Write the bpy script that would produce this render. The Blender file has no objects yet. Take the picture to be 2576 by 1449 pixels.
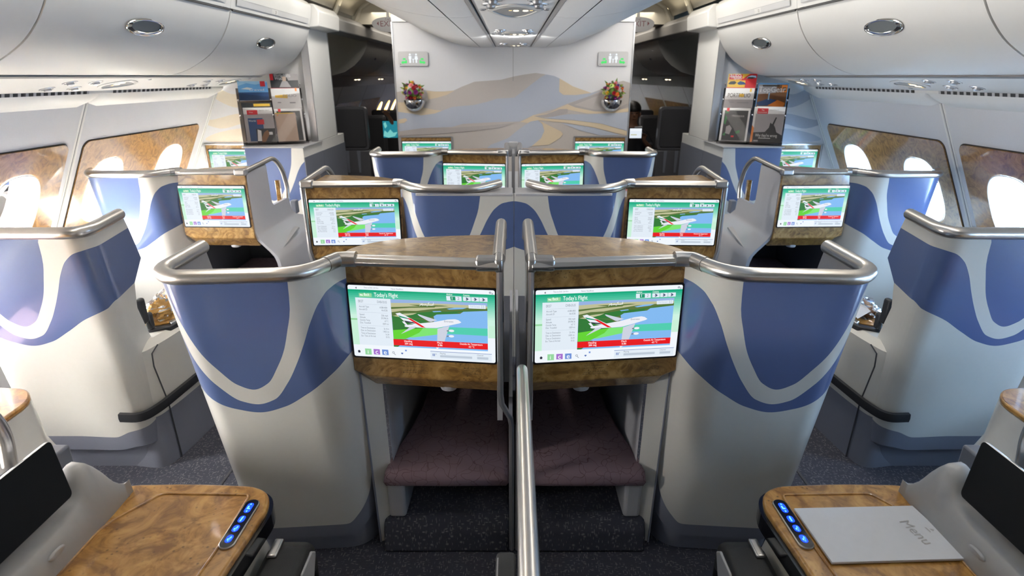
import bpy, bmesh, math, random, json
from mathutils import Vector, Matrix
# ---------------------------------------------------------------- camera, world, light, exposure
SC = bpy.context.scene
COL = SC.collection
PI = math.pi
def R(a): return math.radians(a)
cam_d = bpy.data.cameras.new('camera'); cam = bpy.data.objects.new('camera', cam_d); COL.objects.link(cam)
cam.location = (-0.01, 0.0, 1.70); cam.rotation_euler = (R(90 - 20.25), 0, 0)
cam_d.sensor_width = 36.0; cam_d.lens = 1445.0 / 2576.0 * 36.0; cam_d.clip_start = 0.02
cam_d.dof.use_dof = True; cam_d.dof.focus_distance = 1.95; cam_d.dof.aperture_fstop = 4.0
SC.camera = cam
SC.view_settings.view_transform = 'Standard'; SC.view_settings.look = 'None'
SC.view_settings.gamma = 1.0; SC.view_settings.use_curve_mapping = False
SC.view_settings.exposure = 0.0
SC.cycles.max_bounces = 8; SC.cycles.diffuse_bounces = 4; SC.cycles.glossy_bounces = 4
SC.cycles.transparent_max_bounces = 12; SC.cycles.sample_clamp_indirect = 60.0
SC.cycles.caustics_reflective = False; SC.cycles.caustics_refractive = False
# daylight: a bright hazy sky, brightest on the side of the sun (left of the aircraft)
w = bpy.data.worlds.new('sky'); SC.world = w; w.use_nodes = True
nt = w.node_tree; nt.nodes.clear()
tc = nt.nodes.new('ShaderNodeTexCoord'); sx = nt.nodes.new('ShaderNodeSeparateXYZ')
rp = nt.nodes.new('ShaderNodeValToRGB'); mr = nt.nodes.new('ShaderNodeMapRange')
bg = nt.nodes.new('ShaderNodeBackground'); ow = nt.nodes.new('ShaderNodeOutputWorld')
nt.links.new(tc.outputs['Generated'], sx.inputs[0]); nt.links.new(sx.outputs['X'], mr.inputs['Value'])
mr.inputs['From Min'].default_value = -1; mr.inputs['From Max'].default_value = 1
nt.links.new(mr.outputs[0], rp.inputs[0])
SKY_L, SKY_R = 116.0, 38.0
e = rp.color_ramp.elements
e[0].position = 0.25; e[0].color = (1.0, 0.97, 0.93, 1); e[1].position = 0.75; e[1].color = (0.40, 0.66, 1.0, 1)
mr2 = nt.nodes.new('ShaderNodeMapRange'); nt.links.new(sx.outputs['X'], mr2.inputs['Value'])
mr2.inputs['From Min'].default_value = -0.4; mr2.inputs['From Max'].default_value = 0.4
mr2.inputs['To Min'].default_value = SKY_L; mr2.inputs['To Max'].default_value = SKY_R
nt.links.new(rp.outputs[0], bg.inputs[0]); nt.links.new(mr2.outputs[0], bg.inputs[1]); nt.links.new(bg.outputs[0], ow.inputs[0])
def area(name, loc, rot, sx_, sy_, power, col=(1, 1, 1), portal=False):
    l = bpy.data.lights.new(name, 'AREA'); l.shape = 'RECTANGLE'; l.size = sx_; l.size_y = sy_
    l.energy = power; l.color = col
    if portal: l.cycles.is_portal = True
    o = bpy.data.objects.new(name, l); COL.objects.link(o); o.location = loc; o.rotation_euler = rot
    return o
# high sun on the left side, falling steeply through the left windows onto the ledge below them
sun_d = bpy.data.lights.new('sun', 'SUN'); sun_d.energy = 160; sun_d.angle = R(0.6); sun_d.color = (1.0, 0.96, 0.88)
sun = bpy.data.objects.new('sun', sun_d); COL.objects.link(sun)
sun.rotation_euler = Vector((math.cos(R(58)) * math.cos(R(25)), math.cos(R(58)) * math.sin(R(25)), -math.sin(R(58)))).to_track_quat('-Z', 'Y').to_euler()
def V_TO(d): return Vector(d).to_track_quat('-Z', 'Y').to_euler()
# cabin lighting: cove strips above the bins along both aisles, aimed at the aisle ceiling and down; then added fill lamps
for s in (-1, 1):
    area('cove_light', (s * 1.20, 3.2, 2.34), (0, 0, 0), 0.12, 4.6, 23, (1.0, 0.95, 0.87))
    area('cove_uplight', (s * 1.50, 3.6, 2.28), (R(180), 0, 0), 0.06, 5.0, 1.6, (1.0, 0.88, 0.66))
    area('bulkhead_side_fill', (s * 1.22, 4.25, 2.30), (V_TO((-s * 0.9, 1.2, -0.75))), 0.25, 0.12, 5.0, (1.0, 0.98, 0.95))  # added fill, brightens the bulkhead from the aisles; stands for no fixture
    area('bulkhead_centre_fill', (s * 0.05, 3.9, 1.925), V_TO((0, 1.55, -0.30)), 0.10, 0.10, 2.6, (1.0, 0.98, 0.95))  # added fill for the middle of the bulkhead, separate from the reading light units
    area('far_cabin_fill', (s * 1.32, 9.0, 2.30), (0, 0, 0), 0.2, 6.0, 20.0, (1.0, 0.92, 0.82))  # added fill that lifts the dim next cabin; invented source

# ---------------------------------------------------------------- materials
def lin(c):
    return tuple(((x / 255.0) / 12.92 if x / 255.0 <= 0.04045 else ((x / 255.0 + 0.055) / 1.055) ** 2.4) for x in c[:3])
MATS = {}
def nodes(name):
    m = bpy.data.materials.new(name); m.use_nodes = True; MATS[name] = m
    return m, m.node_tree, m.node_tree.nodes['Principled BSDF']
def plain(name, rgb, rough=0.45, metal=0.0, coat=0.0, noise=0.04, nscale=60, bump=0.0, bscale=300, spec=0.5):
    m, t, p = nodes(name)
    n = t.nodes.new('ShaderNodeTexNoise'); n.inputs['Scale'].default_value = nscale; n.inputs['Detail'].default_value = 4
    tcn = t.nodes.new('ShaderNodeTexCoord'); t.links.new(tcn.outputs['Object'], n.inputs['Vector'])
    mx = t.nodes.new('ShaderNodeMix'); mx.data_type = 'RGBA'
    c = Vector(rgb); a = c * (1 - noise); b = c * (1 + noise)
    mx.inputs[6].default_value = (*a, 1); mx.inputs[7].default_value = (*b, 1)
    t.links.new(n.outputs[0], mx.inputs[0]); t.links.new(mx.outputs[2], p.inputs['Base Color'])
    p.inputs['Roughness'].default_value = rough; p.inputs['Metallic'].default_value = metal
    p.inputs['Coat Weight'].default_value = coat; p.inputs['Coat Roughness'].default_value = 0.06
    p.inputs['Specular IOR Level'].default_value = spec
    if bump > 0:
        n2 = t.nodes.new('ShaderNodeTexNoise'); n2.inputs['Scale'].default_value = bscale
        t.links.new(tcn.outputs['Object'], n2.inputs['Vector'])
        bp = t.nodes.new('ShaderNodeBump'); bp.inputs['Strength'].default_value = bump; bp.inputs['Distance'].default_value = 0.002
        t.links.new(n2.outputs[0], bp.inputs['Height']); t.links.new(bp.outputs[0], p.inputs['Normal'])
    return m
def emis(name, rgb255, k=1.0):
    m, t, p = nodes(name)
    c = lin(rgb255); p.inputs['Base Color'].default_value = (0.02, 0.02, 0.02, 1)
    p.inputs['Emission Color'].default_value = (*c, 1); p.inputs['Emission Strength'].default_value = k
    p.inputs['Roughness'].default_value = 0.25; p.inputs['Specular IOR Level'].default_value = 0.3
    return m
def burl(name, dark, mid, light, rough=0.16, scale=9.0):
    m, t, p = nodes(name)
    tcn = t.nodes.new('ShaderNodeTexCoord')
    n1 = t.nodes.new('ShaderNodeTexNoise'); n1.inputs['Scale'].default_value = scale; n1.inputs['Detail'].default_value = 7
    n1.inputs['Distortion'].default_value = 2.4; n1.inputs['Roughness'].default_value = 0.6
    t.links.new(tcn.outputs['Object'], n1.inputs['Vector'])
    r = t.nodes.new('ShaderNodeValToRGB'); el = r.color_ramp.elements
    el[0].position = 0.36; el[0].color = (*dark, 1); el[1].position = 0.66; el[1].color = (*light, 1)
    e3 = el.new(0.5); e3.color = (*mid, 1)
    t.links.new(n1.outputs[0], r.inputs[0])
    # bird's-eye knots
    v = t.nodes.new('ShaderNodeTexVoronoi'); v.inputs['Scale'].default_value = scale * 6
    n2 = t.nodes.new('ShaderNodeTexNoise'); n2.inputs['Scale'].default_value = scale * 1.3; n2.inputs['Detail'].default_value = 2
    t.links.new(tcn.outputs['Object'], n2.inputs['Vector']); t.links.new(tcn.outputs['Object'], v.inputs['Vector'])
    kr = t.nodes.new('ShaderNodeMapRange'); kr.inputs['From Min'].default_value = 0.10; kr.inputs['From Max'].default_value = 0.26
    kr.inputs['To Min'].default_value = 1.0; kr.inputs['To Max'].default_value = 0.0
    t.links.new(v.outputs['Distance'], kr.inputs['Value'])
    mk = t.nodes.new('ShaderNodeMapRange'); mk.inputs['From Min'].default_value = 0.47; mk.inputs['From Max'].default_value = 0.58
    t.links.new(n2.outputs[0], mk.inputs['Value'])
    mu = t.nodes.new('ShaderNodeMath'); mu.operation = 'MULTIPLY'; t.links.new(kr.outputs[0], mu.inputs[0]); t.links.new(mk.outputs[0], mu.inputs[1])
    mu2 = t.nodes.new('ShaderNodeMath'); mu2.operation = 'MULTIPLY'; t.links.new(mu.outputs[0], mu2.inputs[0]); mu2.inputs[1].default_value = 0.75
    mx = t.nodes.new('ShaderNodeMix'); mx.data_type = 'RGBA'; t.links.new(mu2.outputs[0], mx.inputs[0])
    t.links.new(r.outputs[0], mx.inputs[6]); mx.inputs[7].default_value = (*[d * 0.4 for d in dark], 1)
    t.links.new(mx.outputs[2], p.inputs['Base Color'])
    p.inputs['Roughness'].default_value = 0.35; p.inputs['Coat Weight'].default_value = 0.8; p.inputs['Coat Roughness'].default_value = rough * 0.4
    return m
CREAM = (0.60, 0.585, 0.54)
plain('shell_cream', CREAM, 0.30, coat=0.5, noise=0.02)
plain('shell_blue', (0.086, 0.128, 0.275), 0.28, coat=0.55, noise=0.02)
plain('skirt_grey', (0.20, 0.21, 0.26), 0.45, noise=0.03)
plain('inner_grey', (0.42, 0.42, 0.44), 0.45)
plain('panel_grey', (0.44, 0.44, 0.46), 0.28, coat=0.4, noise=0.02)
plain('trim_silver', (0.48, 0.48, 0.49), 0.28, metal=0.8, noise=0.02)
plain('rail_metal', (0.60, 0.575, 0.545), 0.30, metal=1.0, noise=0.03)
plain('joint_metal', (0.46, 0.45, 0.44), 0.30, metal=1.0, noise=0.02)
plain('chrome', (0.75, 0.76, 0.78), 0.08, metal=1.0, noise=0.01)
plain('dark_grey', (0.055, 0.057, 0.066), 0.5)
plain('black_rubber', (0.018, 0.019, 0.022), 0.42)
plain('black_gloss', (0.006, 0.006, 0.008), 0.12, coat=0.6)
plain('tablet_black', (0.004, 0.004, 0.005), 0.35, spec=0.15)
plain('bezel_black', (0.01, 0.01, 0.012), 0.25)
plain('leather', (0.018, 0.018, 0.018), 0.5, bump=0.3, bscale=500)
plain('cream_wall', (0.66, 0.655, 0.63), 0.5, noise=0.02, bump=0.05)
plain('wall_fabric', (0.53, 0.535, 0.555), 0.6, noise=0.05, nscale=200, bump=0.15, bscale=700)
plain('bin_cream', (0.60, 0.595, 0.575), 0.42, noise=0.015, bump=0.05, bscale=900)
plain('ceiling_cream', (0.56, 0.52, 0.42), 0.55, noise=0.02)
plain('ceiling_white', (0.80, 0.80, 0.79), 0.42, noise=0.015)
plain('psu_grey', (0.50, 0.50, 0.50), 0.4, noise=0.02)
plain('lens_grey', (0.15, 0.165, 0.17), 0.25, coat=0.3)
plain('gap_dark', (0.03, 0.03, 0.032), 0.7)
plain('groove', (0.20, 0.20, 0.20), 0.6)
plain('dado_blue', (0.16, 0.17, 0.205), 0.4)
plain('bulk_grey', (0.64, 0.64, 0.655), 0.55, noise=0.02, bump=0.08, bscale=700)
plain('bulk_taupe', (0.46, 0.42, 0.39), 0.55, noise=0.03)
plain('bulk_taupe2', (0.385, 0.35, 0.335), 0.55, noise=0.03)
plain('bulk_tan', (0.60, 0.49, 0.34), 0.55, noise=0.03)
plain('bulk_blue', (0.40, 0.43, 0.50), 0.55, noise=0.03)
plain('mural_tan', (0.66, 0.59, 0.48), 0.55, noise=0.03)
plain('print_dark', (0.05, 0.035, 0.02), 0.5)
plain('print_grey', (0.30, 0.30, 0.31), 0.5)
plain('cradle_grey', (0.40, 0.40, 0.395), 0.42, coat=0.2)
plain('latch_grey', (0.40, 0.40, 0.41), 0.35)
plain('white_paper', (0.62, 0.64, 0.68), 0.6)
plain('paper_edge', (0.45, 0.46, 0.48), 0.7)
plain('crew_seat', (0.035, 0.035, 0.04), 0.55, bump=0.2)
plain('crew_frame', (0.085, 0.085, 0.095), 0.4)
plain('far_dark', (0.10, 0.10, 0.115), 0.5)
plain('sign_grey', (0.17, 0.165, 0.165), 0.4)
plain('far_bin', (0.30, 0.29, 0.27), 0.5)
plain('skin', (0.26, 0.13, 0.08), 0.5)
plain('hair_black', (0.008, 0.007, 0.007), 0.45, bump=0.5, bscale=200)
plain('shirt_dark', (0.02, 0.022, 0.03), 0.7)
plain('green_leaf', (0.10, 0.20, 0.03), 0.5)
for nm, c in dict(fl_yellow=(.85, .55, .02), fl_red=(.35, .006, .02), fl_purple=(.30, .02, .22), fl_orange=(.80, .22, .05), fl_lime=(.60, .72, .22), fl_pink=(.80, .25, .25), fl_violet=(.12, .06, .25)).items(): plain(nm, c, 0.6, noise=0.15)
for nm, c in dict(mg_red=(.62, .02, .03), mg_white=(.75, .75, .74), mg_blue=(.14, .38, .70), mg_navy=(.02, .07, .20), mg_dark=(.02, .025, .03), mg_green=(.02, .20, .05), mg_tan=(.52, .38, .29), mg_orange=(.85, .25, .03), mg_yellow=(.80, .50, .05), mg_grey=(.38, .36, .37), mg_brown=(.22, .10, .04), mg_sky=(.35, .60, .80), mg_tan2=(.62, .36, .10)).items(): plain(nm, c, 0.35, noise=0.06, nscale=25)
burl('burl_wood', (0.16, 0.078, 0.018), (0.29, 0.158, 0.040), (0.42, 0.255, 0.085), scale=13)
burl('burl_table', (0.24, 0.105, 0.018), (0.42, 0.205, 0.040), (0.56, 0.31, 0.080), scale=11)
burl('burl_wall', (0.15, 0.066, 0.014), (0.27, 0.135, 0.034), (0.38, 0.205, 0.062), rough=0.2, scale=12)
# carpet: dark blue-grey with small light flecks
m, t, p = nodes('carpet')
tcn = t.nodes.new('ShaderNodeTexCoord'); mp = t.nodes.new('ShaderNodeMapping'); mp.inputs['Scale'].default_value = (1, 4.0, 1); mp.inputs['Rotation'].default_value = (0, 0, 0.6)
t.links.new(tcn.outputs['Object'], mp.inputs[0])
v = t.nodes.new('ShaderNodeTexVoronoi'); v.inputs['Scale'].default_value = 42; t.links.new(mp.outputs[0], v.inputs['Vector'])
mp2 = t.nodes.new('ShaderNodeMapping'); mp2.inputs['Scale'].default_value = (4.0, 1, 1); mp2.inputs['Rotation'].default_value = (0, 0, -0.5); t.links.new(tcn.outputs['Object'], mp2.inputs[0])
v2 = t.nodes.new('ShaderNodeTexVoronoi'); v2.inputs['Scale'].default_value = 36; t.links.new(mp2.outputs[0], v2.inputs['Vector'])
mn = t.nodes.new('ShaderNodeMath'); mn.operation = 'MINIMUM'; t.links.new(v.outputs['Distance'], mn.inputs[0]); t.links.new(v2.outputs['Distance'], mn.inputs[1])
r = t.nodes.new('ShaderNodeValToRGB'); r.color_ramp.elements[0].position = 0.12; r.color_ramp.elements[0].color = (0.165, 0.165, 0.175, 1)
r.color_ramp.elements[1].position = 0.30; r.color_ramp.elements[1].color = (0.042, 0.044, 0.062, 1)
t.links.new(mn.outputs[0], r.inputs[0]); t.links.new(r.outputs[0], p.inputs['Base Color']); p.inputs['Roughness'].default_value = 0.9
bp = t.nodes.new('ShaderNodeBump'); bp.inputs['Strength'].default_value = 0.4; bp.inputs['Distance'].default_value = 0.003
t.links.new(mn.outputs[0], bp.inputs['Height']); t.links.new(bp.outputs[0], p.inputs['Normal'])
# seat fabric: plum cloth with a thin crackle line pattern
m, t, p = nodes('plum_fabric')
tcn = t.nodes.new('ShaderNodeTexCoord'); v = t.nodes.new('ShaderNodeTexVoronoi'); v.feature = 'DISTANCE_TO_EDGE'; v.inputs['Scale'].default_value = 24
n = t.nodes.new('ShaderNodeTexNoise'); n.inputs['Scale'].default_value = 10; t.links.new(tcn.outputs['Object'], n.inputs['Vector'])
mxv = t.nodes.new('ShaderNodeMix'); mxv.data_type = 'RGBA'; mxv.inputs[0].default_value = 0.12
t.links.new(tcn.outputs['Object'], mxv.inputs[6]); t.links.new(n.outputs[1], mxv.inputs[7]); t.links.new(mxv.outputs[2], v.inputs['Vector'])
r = t.nodes.new('ShaderNodeValToRGB'); r.color_ramp.elements[0].position = 0.0; r.color_ramp.elements[0].color = (0.09, 0.045, 0.045, 1)
r.color_ramp.elements[1].position = 0.03; r.color_ramp.elements[1].color = (0.19, 0.125, 0.145, 1)
t.links.new(v.outputs['Distance'], r.inputs[0]); t.links.new(r.outputs[0], p.inputs['Base Color']); p.inputs['Roughness'].default_value = 0.85
# clear acrylic and window panes
def clear(name, tint, refl, rough=0.02):
    m = bpy.data.materials.new(name); m.use_nodes = True; MATS[name] = m; t = m.node_tree; t.nodes.clear()
    o = t.nodes.new('ShaderNodeOutputMaterial'); a = t.nodes.new('ShaderNodeBsdfTransparent'); a.inputs[0].default_value = (*tint, 1)
    g = t.nodes.new('ShaderNodeBsdfGlossy'); g.inputs['Roughness'].default_value = rough
    lw = t.nodes.new('ShaderNodeLayerWeight'); lw.inputs[0].default_value = refl
    x = t.nodes.new('ShaderNodeMixShader'); t.links.new(lw.outputs['Fresnel'], x.inputs[0]); t.links.new(a.outputs[0], x.inputs[1]); t.links.new(g.outputs[0], x.inputs[2]); t.links.new(x.outputs[0], o.inputs[0])
clear('pane_clear', (0.97, 0.98, 1.0), 0.2)
clear('acrylic', (0.76, 0.74, 0.74), 0.14)
clear('acrylic_smoked', (0.42, 0.40, 0.40), 0.12)
clear('plastic_film', (0.90, 0.88, 0.86), 0.16, 0.22)
for nm, c, k in [('em_white', (240, 246, 252), 1.0), ('em_panel', (226, 236, 246), 1.0), ('em_sky', (150, 178, 225), 1), ('em_land1', (190, 190, 150), 1), ('em_land2', (48, 120, 52), 1), ('em_land3', (90, 116, 58), 1),
    ('em_sea', (130, 185, 240), 1), ('em_band', (80, 205, 175), 1), ('em_green1', (100, 210, 50), 1), ('em_green2', (125, 228, 115), 1), ('em_red', (232, 18, 24), 1), ('em_teal', (20, 150, 110), 1),
    ('em_text', (120, 130, 145), 1), ('em_wtext', (252, 254, 255), 1.1), ('em_navy', (70, 85, 115), 1), ('em_dark', (40, 45, 60), 1), ('em_plane', (236, 238, 246), 1), ('em_planeshade', (205, 210, 225), 1),
    ('em_purple', (165, 110, 205), 1), ('em_blue', (110, 145, 215), 1), ('em_pale', (200, 240, 215), 1), ('em_icon_green', (70, 230, 110), 1), ('em_icongreen2', (150, 215, 160), 1), ('em_grey', (190, 202, 216), 1), ('em_line', (80, 110, 180), 1),
    ('em_btn', (10, 60, 255), 3.0), ('em_btnc', (120, 225, 255), 1.6), ('em_lamp', (255, 236, 200), 3.0), ('em_lampdim', (255, 225, 150), 1.2), ('em_teal2', (40, 150, 170), 0.7), ('em_teal3', (130, 220, 215), 0.8), ('em_redsign', (120, 15, 25), 0.35)]: emis(nm, c, k)
GR = []
for i in range(16):
    f = i / 15.0; a, b = (14, 168, 126), (205, 242, 224)
    f2 = min(1, f * 1.15) ** 0.75
    nm = 'em_grad%d' % i; emis(nm, [a[k] + (b[k] - a[k]) * f2 for k in range(3)]); GR.append(nm)

# ---------------------------------------------------------------- mesh helper
def vec(p): return Vector(p)
_text_cache = {}
def glyphs(body):
    if body not in _text_cache:
        cu = bpy.data.curves.new('t', 'FONT'); cu.body = body; cu.size = 1.0; cu.resolution_u = 3; cu.fill_mode = 'FRONT'
        o = bpy.data.objects.new('t', cu); me = bpy.data.meshes.new_from_object(o)
        _text_cache[body] = ([tuple(v.co) for v in me.vertices], [tuple(p.vertices) for p in me.polygons])
        bpy.data.meshes.remove(me); bpy.data.objects.remove(o); bpy.data.curves.remove(cu)
    return _text_cache[body]
def slab2d(loops, ext):
    """filled 2D outline with holes, extruded by ext both ways -> verts, faces"""
    cu = bpy.data.curves.new('s', 'CURVE'); cu.dimensions = '2D'; cu.fill_mode = 'BOTH'; cu.extrude = ext
    for lp in loops:
        sp = cu.splines.new('POLY'); sp.points.add(len(lp) - 1); sp.use_cyclic_u = True
        for i, q in enumerate(lp): sp.points[i].co = (q[0], q[1], 0, 1)
    o = bpy.data.objects.new('s', cu); me = bpy.data.meshes.new_from_object(o)
    r = ([tuple(v.co) for v in me.vertices], [tuple(p.vertices) for p in me.polygons])
    bpy.data.meshes.remove(me); bpy.data.objects.remove(o); bpy.data.curves.remove(cu)
    return r
class MB:
    def __init__(s): s.v = []; s.f = []; s.m = []; s.n = []
    def add(s, vs, fs, mat):
        b = len(s.v); s.v += [tuple(q) for q in vs]; s.f += [tuple(i + b for i in f) for f in fs]; s.m += [mat] * len(fs); return s
    def box(s, x0, x1, y0, y1, z0, z1, mat):
        vs = [(x, y, z) for z in (z0, z1) for y in (y0, y1) for x in (x0, x1)]
        return s.add(vs, [(0, 2, 3, 1), (4, 5, 7, 6), (0, 1, 5, 4), (2, 6, 7, 3), (0, 4, 6, 2), (1, 3, 7, 5)], mat)
    def prism(s, pts, axis, a0, a1, mat, capmat=None):
        n = len(pts)
        def P(q, a):
            return {'z': (q[0], q[1], a), 'y': (q[0], a, q[1]), 'x': (a, q[0], q[1])}[axis]
        vs = [P(q, a0) for q in pts] + [P(q, a1) for q in pts]
        s.add(vs, [(i, (i + 1) % n, n + (i + 1) % n, n + i) for i in range(n)], mat)
        b = len(s.v) - 2 * n
        s.f += [tuple(b + i for i in range(n)), tuple(b + n + i for i in reversed(range(n)))]; s.m += [capmat or mat] * 2
        return s
    def poly(s, pts, mat): return s.add(pts, [tuple(range(len(pts)))], mat)
    def tube(s, path, r, mat, n=14, closed=False, rx=None):
        path = [vec(p) for p in path]; N = len(path); rings = []; up = None
        for i, p in enumerate(path):
            if closed: d = path[(i + 1) % N] - path[i - 1]
            else: d = path[min(i + 1, N - 1)] - path[max(i - 1, 0)]
            d.normalize()
            if up is None:
                up = Vector((0, 0, 1)) if abs(d.z) < 0.9 else Vector((0, 1, 0))
            a = d.cross(up)
            if a.length < 1e-6: a = d.orthogonal()
            a.normalize(); b = a.cross(d).normalized(); up = b
            ri = r[i] if isinstance(r, (list, tuple)) else r
            rings.append([p + a * (math.cos(2 * PI * k / n) * ri * (rx or 1)) + b * (math.sin(2 * PI * k / n) * ri) for k in range(n)])
        return s.loft(rings, mat, cap=not closed, closed=closed)
    def loft(s, rings, mat, cap=True, closed=False):
        n = len(rings[0]); vs = [q for r in rings for q in r]; fs = []
        for i in range(len(rings) - (0 if closed else 1)):
            j = (i + 1) % len(rings)
            for k in range(n): fs.append((i * n + k, i * n + (k + 1) % n, j * n + (k + 1) % n, j * n + k))
        if cap: fs += [tuple(range(n))[::-1], tuple((len(rings) - 1) * n + k for k in range(n))]
        return s.add(vs, fs, mat)
    def grid(s, rows, mat):
        n = len(rows[0]); vs = [q for r in rows for q in r]; fs = []
        for i in range(len(rows) - 1):
            for k in range(n - 1): fs.append((i * n + k, i * n + k + 1, (i + 1) * n + k + 1, (i + 1) * n + k))
        return s.add(vs, fs, mat)
    def ball(s, c, r, mat, nu=16, nv=10, a0=0.0, a1=PI):
        rx, ry, rz = r if isinstance(r, (tuple, list)) else (r, r, r); rings = []
        for i in range(nv + 1):
            a = a0 + (a1 - a0) * i / nv; a = min(max(a, 0.02), PI - 0.02)
            rings.append([(c[0] + rx * math.sin(a) * math.cos(2 * PI * k / nu), c[1] + ry * math.sin(a) * math.sin(2 * PI * k / nu), c[2] + rz * math.cos(a)) for k in range(nu)])
        return s.loft(rings, mat)
    def flat(s, O, X, Y, pts, mat, off=0.0):
        """2D outline (filled, may be concave) on plane O + x X + y Y, lifted along the normal"""
        N = X.cross(Y).normalized()
        from mathutils.geometry import tessellate_polygon
        vs = [O + X * q[0] + Y * q[1] + N * off for q in pts]
        tr = tessellate_polygon([[Vector((q[0], q[1], 0)) for q in pts]])
        return s.add(vs, [tuple(x) for x in tr], mat)
    def text(s, O, X, Y, body, size, mat, off=0.0, align=0, width=None):
        """text on the plane (unit X, Y), baseline start at O; size = em height; width squeezes the line to that length"""
        vs, fs = glyphs(body)
        if not vs: return s
        x0 = min(q[0] for q in vs); x1 = max(q[0] for q in vs); kx = size
        if width: kx = width / (x1 - x0)
        sh = -(x0 + (x1 - x0) * align)
        N = X.cross(Y).normalized()
        return s.add([O + X * ((q[0] + sh) * kx) + Y * (q[1] * size) + N * off for q in vs], fs, mat)
    def disc(s, O, X, Y, r, mat, off=0.0, n=20, ry=None):
        return s.flat(O, X, Y, [(r * math.cos(2 * PI * k / n), (ry or r) * math.sin(2 * PI * k / n)) for k in range(n)], mat, off)
    def build(s, name, parent=None, origin=(0, 0, 0), bevel=0.0, seg=2, sharp=35, recalc=True, subsurf=0):
        ms = []
        for k in s.m:
            if k not in ms: ms.append(k)
        me = bpy.data.meshes.new(name)
        o3 = vec(origin)
        me.from_pydata([tuple(vec(q) - o3) for q in s.v], [], s.f)
        for k in ms: me.materials.append(MATS[k])
        me.polygons.foreach_set('material_index', [ms.index(k) for k in s.m])
        if s.n and len(s.n) == len(s.v):
            me.polygons.foreach_set('use_smooth', [True] * len(me.polygons))
            me.normals_split_custom_set_from_vertices([tuple(q) for q in s.n])
        elif recalc:
            b = bmesh.new(); b.from_mesh(me); bmesh.ops.remove_doubles(b, verts=b.verts, dist=1e-5)
            bmesh.ops.recalc_face_normals(b, faces=b.faces); b.to_mesh(me); b.free()
        me.polygons.foreach_set('use_smooth', [True] * len(me.polygons))
        if not s.n: me.set_sharp_from_angle(angle=R(sharp))
        me.update()
        o = bpy.data.objects.new(name, me); COL.objects.link(o)
        if parent is not None: o.parent = parent
        if bevel > 0:
            md = o.modifiers.new('bevel', 'BEVEL'); md.width = bevel; md.segments = seg; md.limit_method = 'ANGLE'; md.angle_limit = R(30)
        if subsurf:
            md = o.modifiers.new('sub', 'SUBSURF'); md.levels = subsurf; md.render_levels = subsurf
        return o
def tag(o, label, cat, group=None):
    o['label'] = label; o['category'] = cat
    if group: o['group'] = group
    return o
class Thing:
    def __init__(s, name, label, cat, loc=(0, 0, 0), group=None):
        s.e = bpy.data.objects.new(name, None); COL.objects.link(s.e); s.e.location = loc; s.loc = loc
        s.e.empty_display_size = 0.05; tag(s.e, label, cat, group)
    def part(s, name, mb, parent=None, label=None, **k):
        o = mb.build(name, parent or s.e, origin=s.loc, **k)
        if label: o['label'] = label
        return o
def structure(name, mb, **k):
    o = mb.build(name, **k); o['kind'] = 'structure'; return o
def copy_tree(o, parent=None):
    c = o.copy(); COL.objects.link(c); c.parent = parent
    for ch in list(o.children): copy_tree(ch, c)
    return c
def fillet(pts, rad, n=8):
    out = [Vector(pts[0])]
    for i in range(1, len(pts) - 1):
        p = Vector(pts[i]); a = Vector(pts[i - 1]) - p; b = Vector(pts[i + 1]) - p
        r = rad[i - 1] if isinstance(rad, (list, tuple)) else rad
        d = min(r, a.length * .45, b.length * .45)
        A = p + a.normalized() * d; B = p + b.normalized() * d
        for k in range(n + 1):
            q = k / n; out.append((1 - q) ** 2 * A + 2 * q * (1 - q) * p + q * q * B)
    out.append(Vector(pts[-1])); return out
def rrect(w, h, r, n=5, cx=0, cy=0):
    pts = []
    for (sx_, sy_, a0) in ((1, 1, 0), (-1, 1, 90), (-1, -1, 180), (1, -1, 270)):
        for k in range(n + 1):
            a = R(a0 + 90 * k / n); pts.append((cx + sx_ * (w / 2 - r) + r * math.cos(a), cy + sy_ * (h / 2 - r) + r * math.sin(a)))
    return pts
def interp(t, xs, ys):
    if t <= xs[0]: return ys[0]
    for i in range(1, len(xs)):
        if t <= xs[i]:
            k = (t - xs[i - 1]) / (xs[i] - xs[i - 1]); return ys[i - 1] + (ys[i] - ys[i - 1]) * k
    return ys[-1]
def cinterp(t, xs, ys):
    """smooth (monotone cubic) interpolation"""
    n = len(xs)
    if t <= xs[0]: return ys[0]
    if t >= xs[-1]: return ys[-1]
    h = [xs[i + 1] - xs[i] for i in range(n - 1)]; d = [(ys[i + 1] - ys[i]) / h[i] for i in range(n - 1)]
    m = [d[0] if False else 0.0] + [0 if d[i - 1] * d[i] <= 0 else 2 * d[i - 1] * d[i] / (d[i - 1] + d[i]) for i in range(1, n - 1)] + [d[-1] * 0.5]
    for i in range(n - 1):
        if t <= xs[i + 1]:
            q = (t - xs[i]) / h[i]
            return (2 * q ** 3 - 3 * q ** 2 + 1) * ys[i] + (q ** 3 - 2 * q ** 2 + q) * h[i] * m[i] + (-2 * q ** 3 + 3 * q ** 2) * ys[i + 1] + (q ** 3 - q ** 2) * h[i] * m[i + 1]
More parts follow.
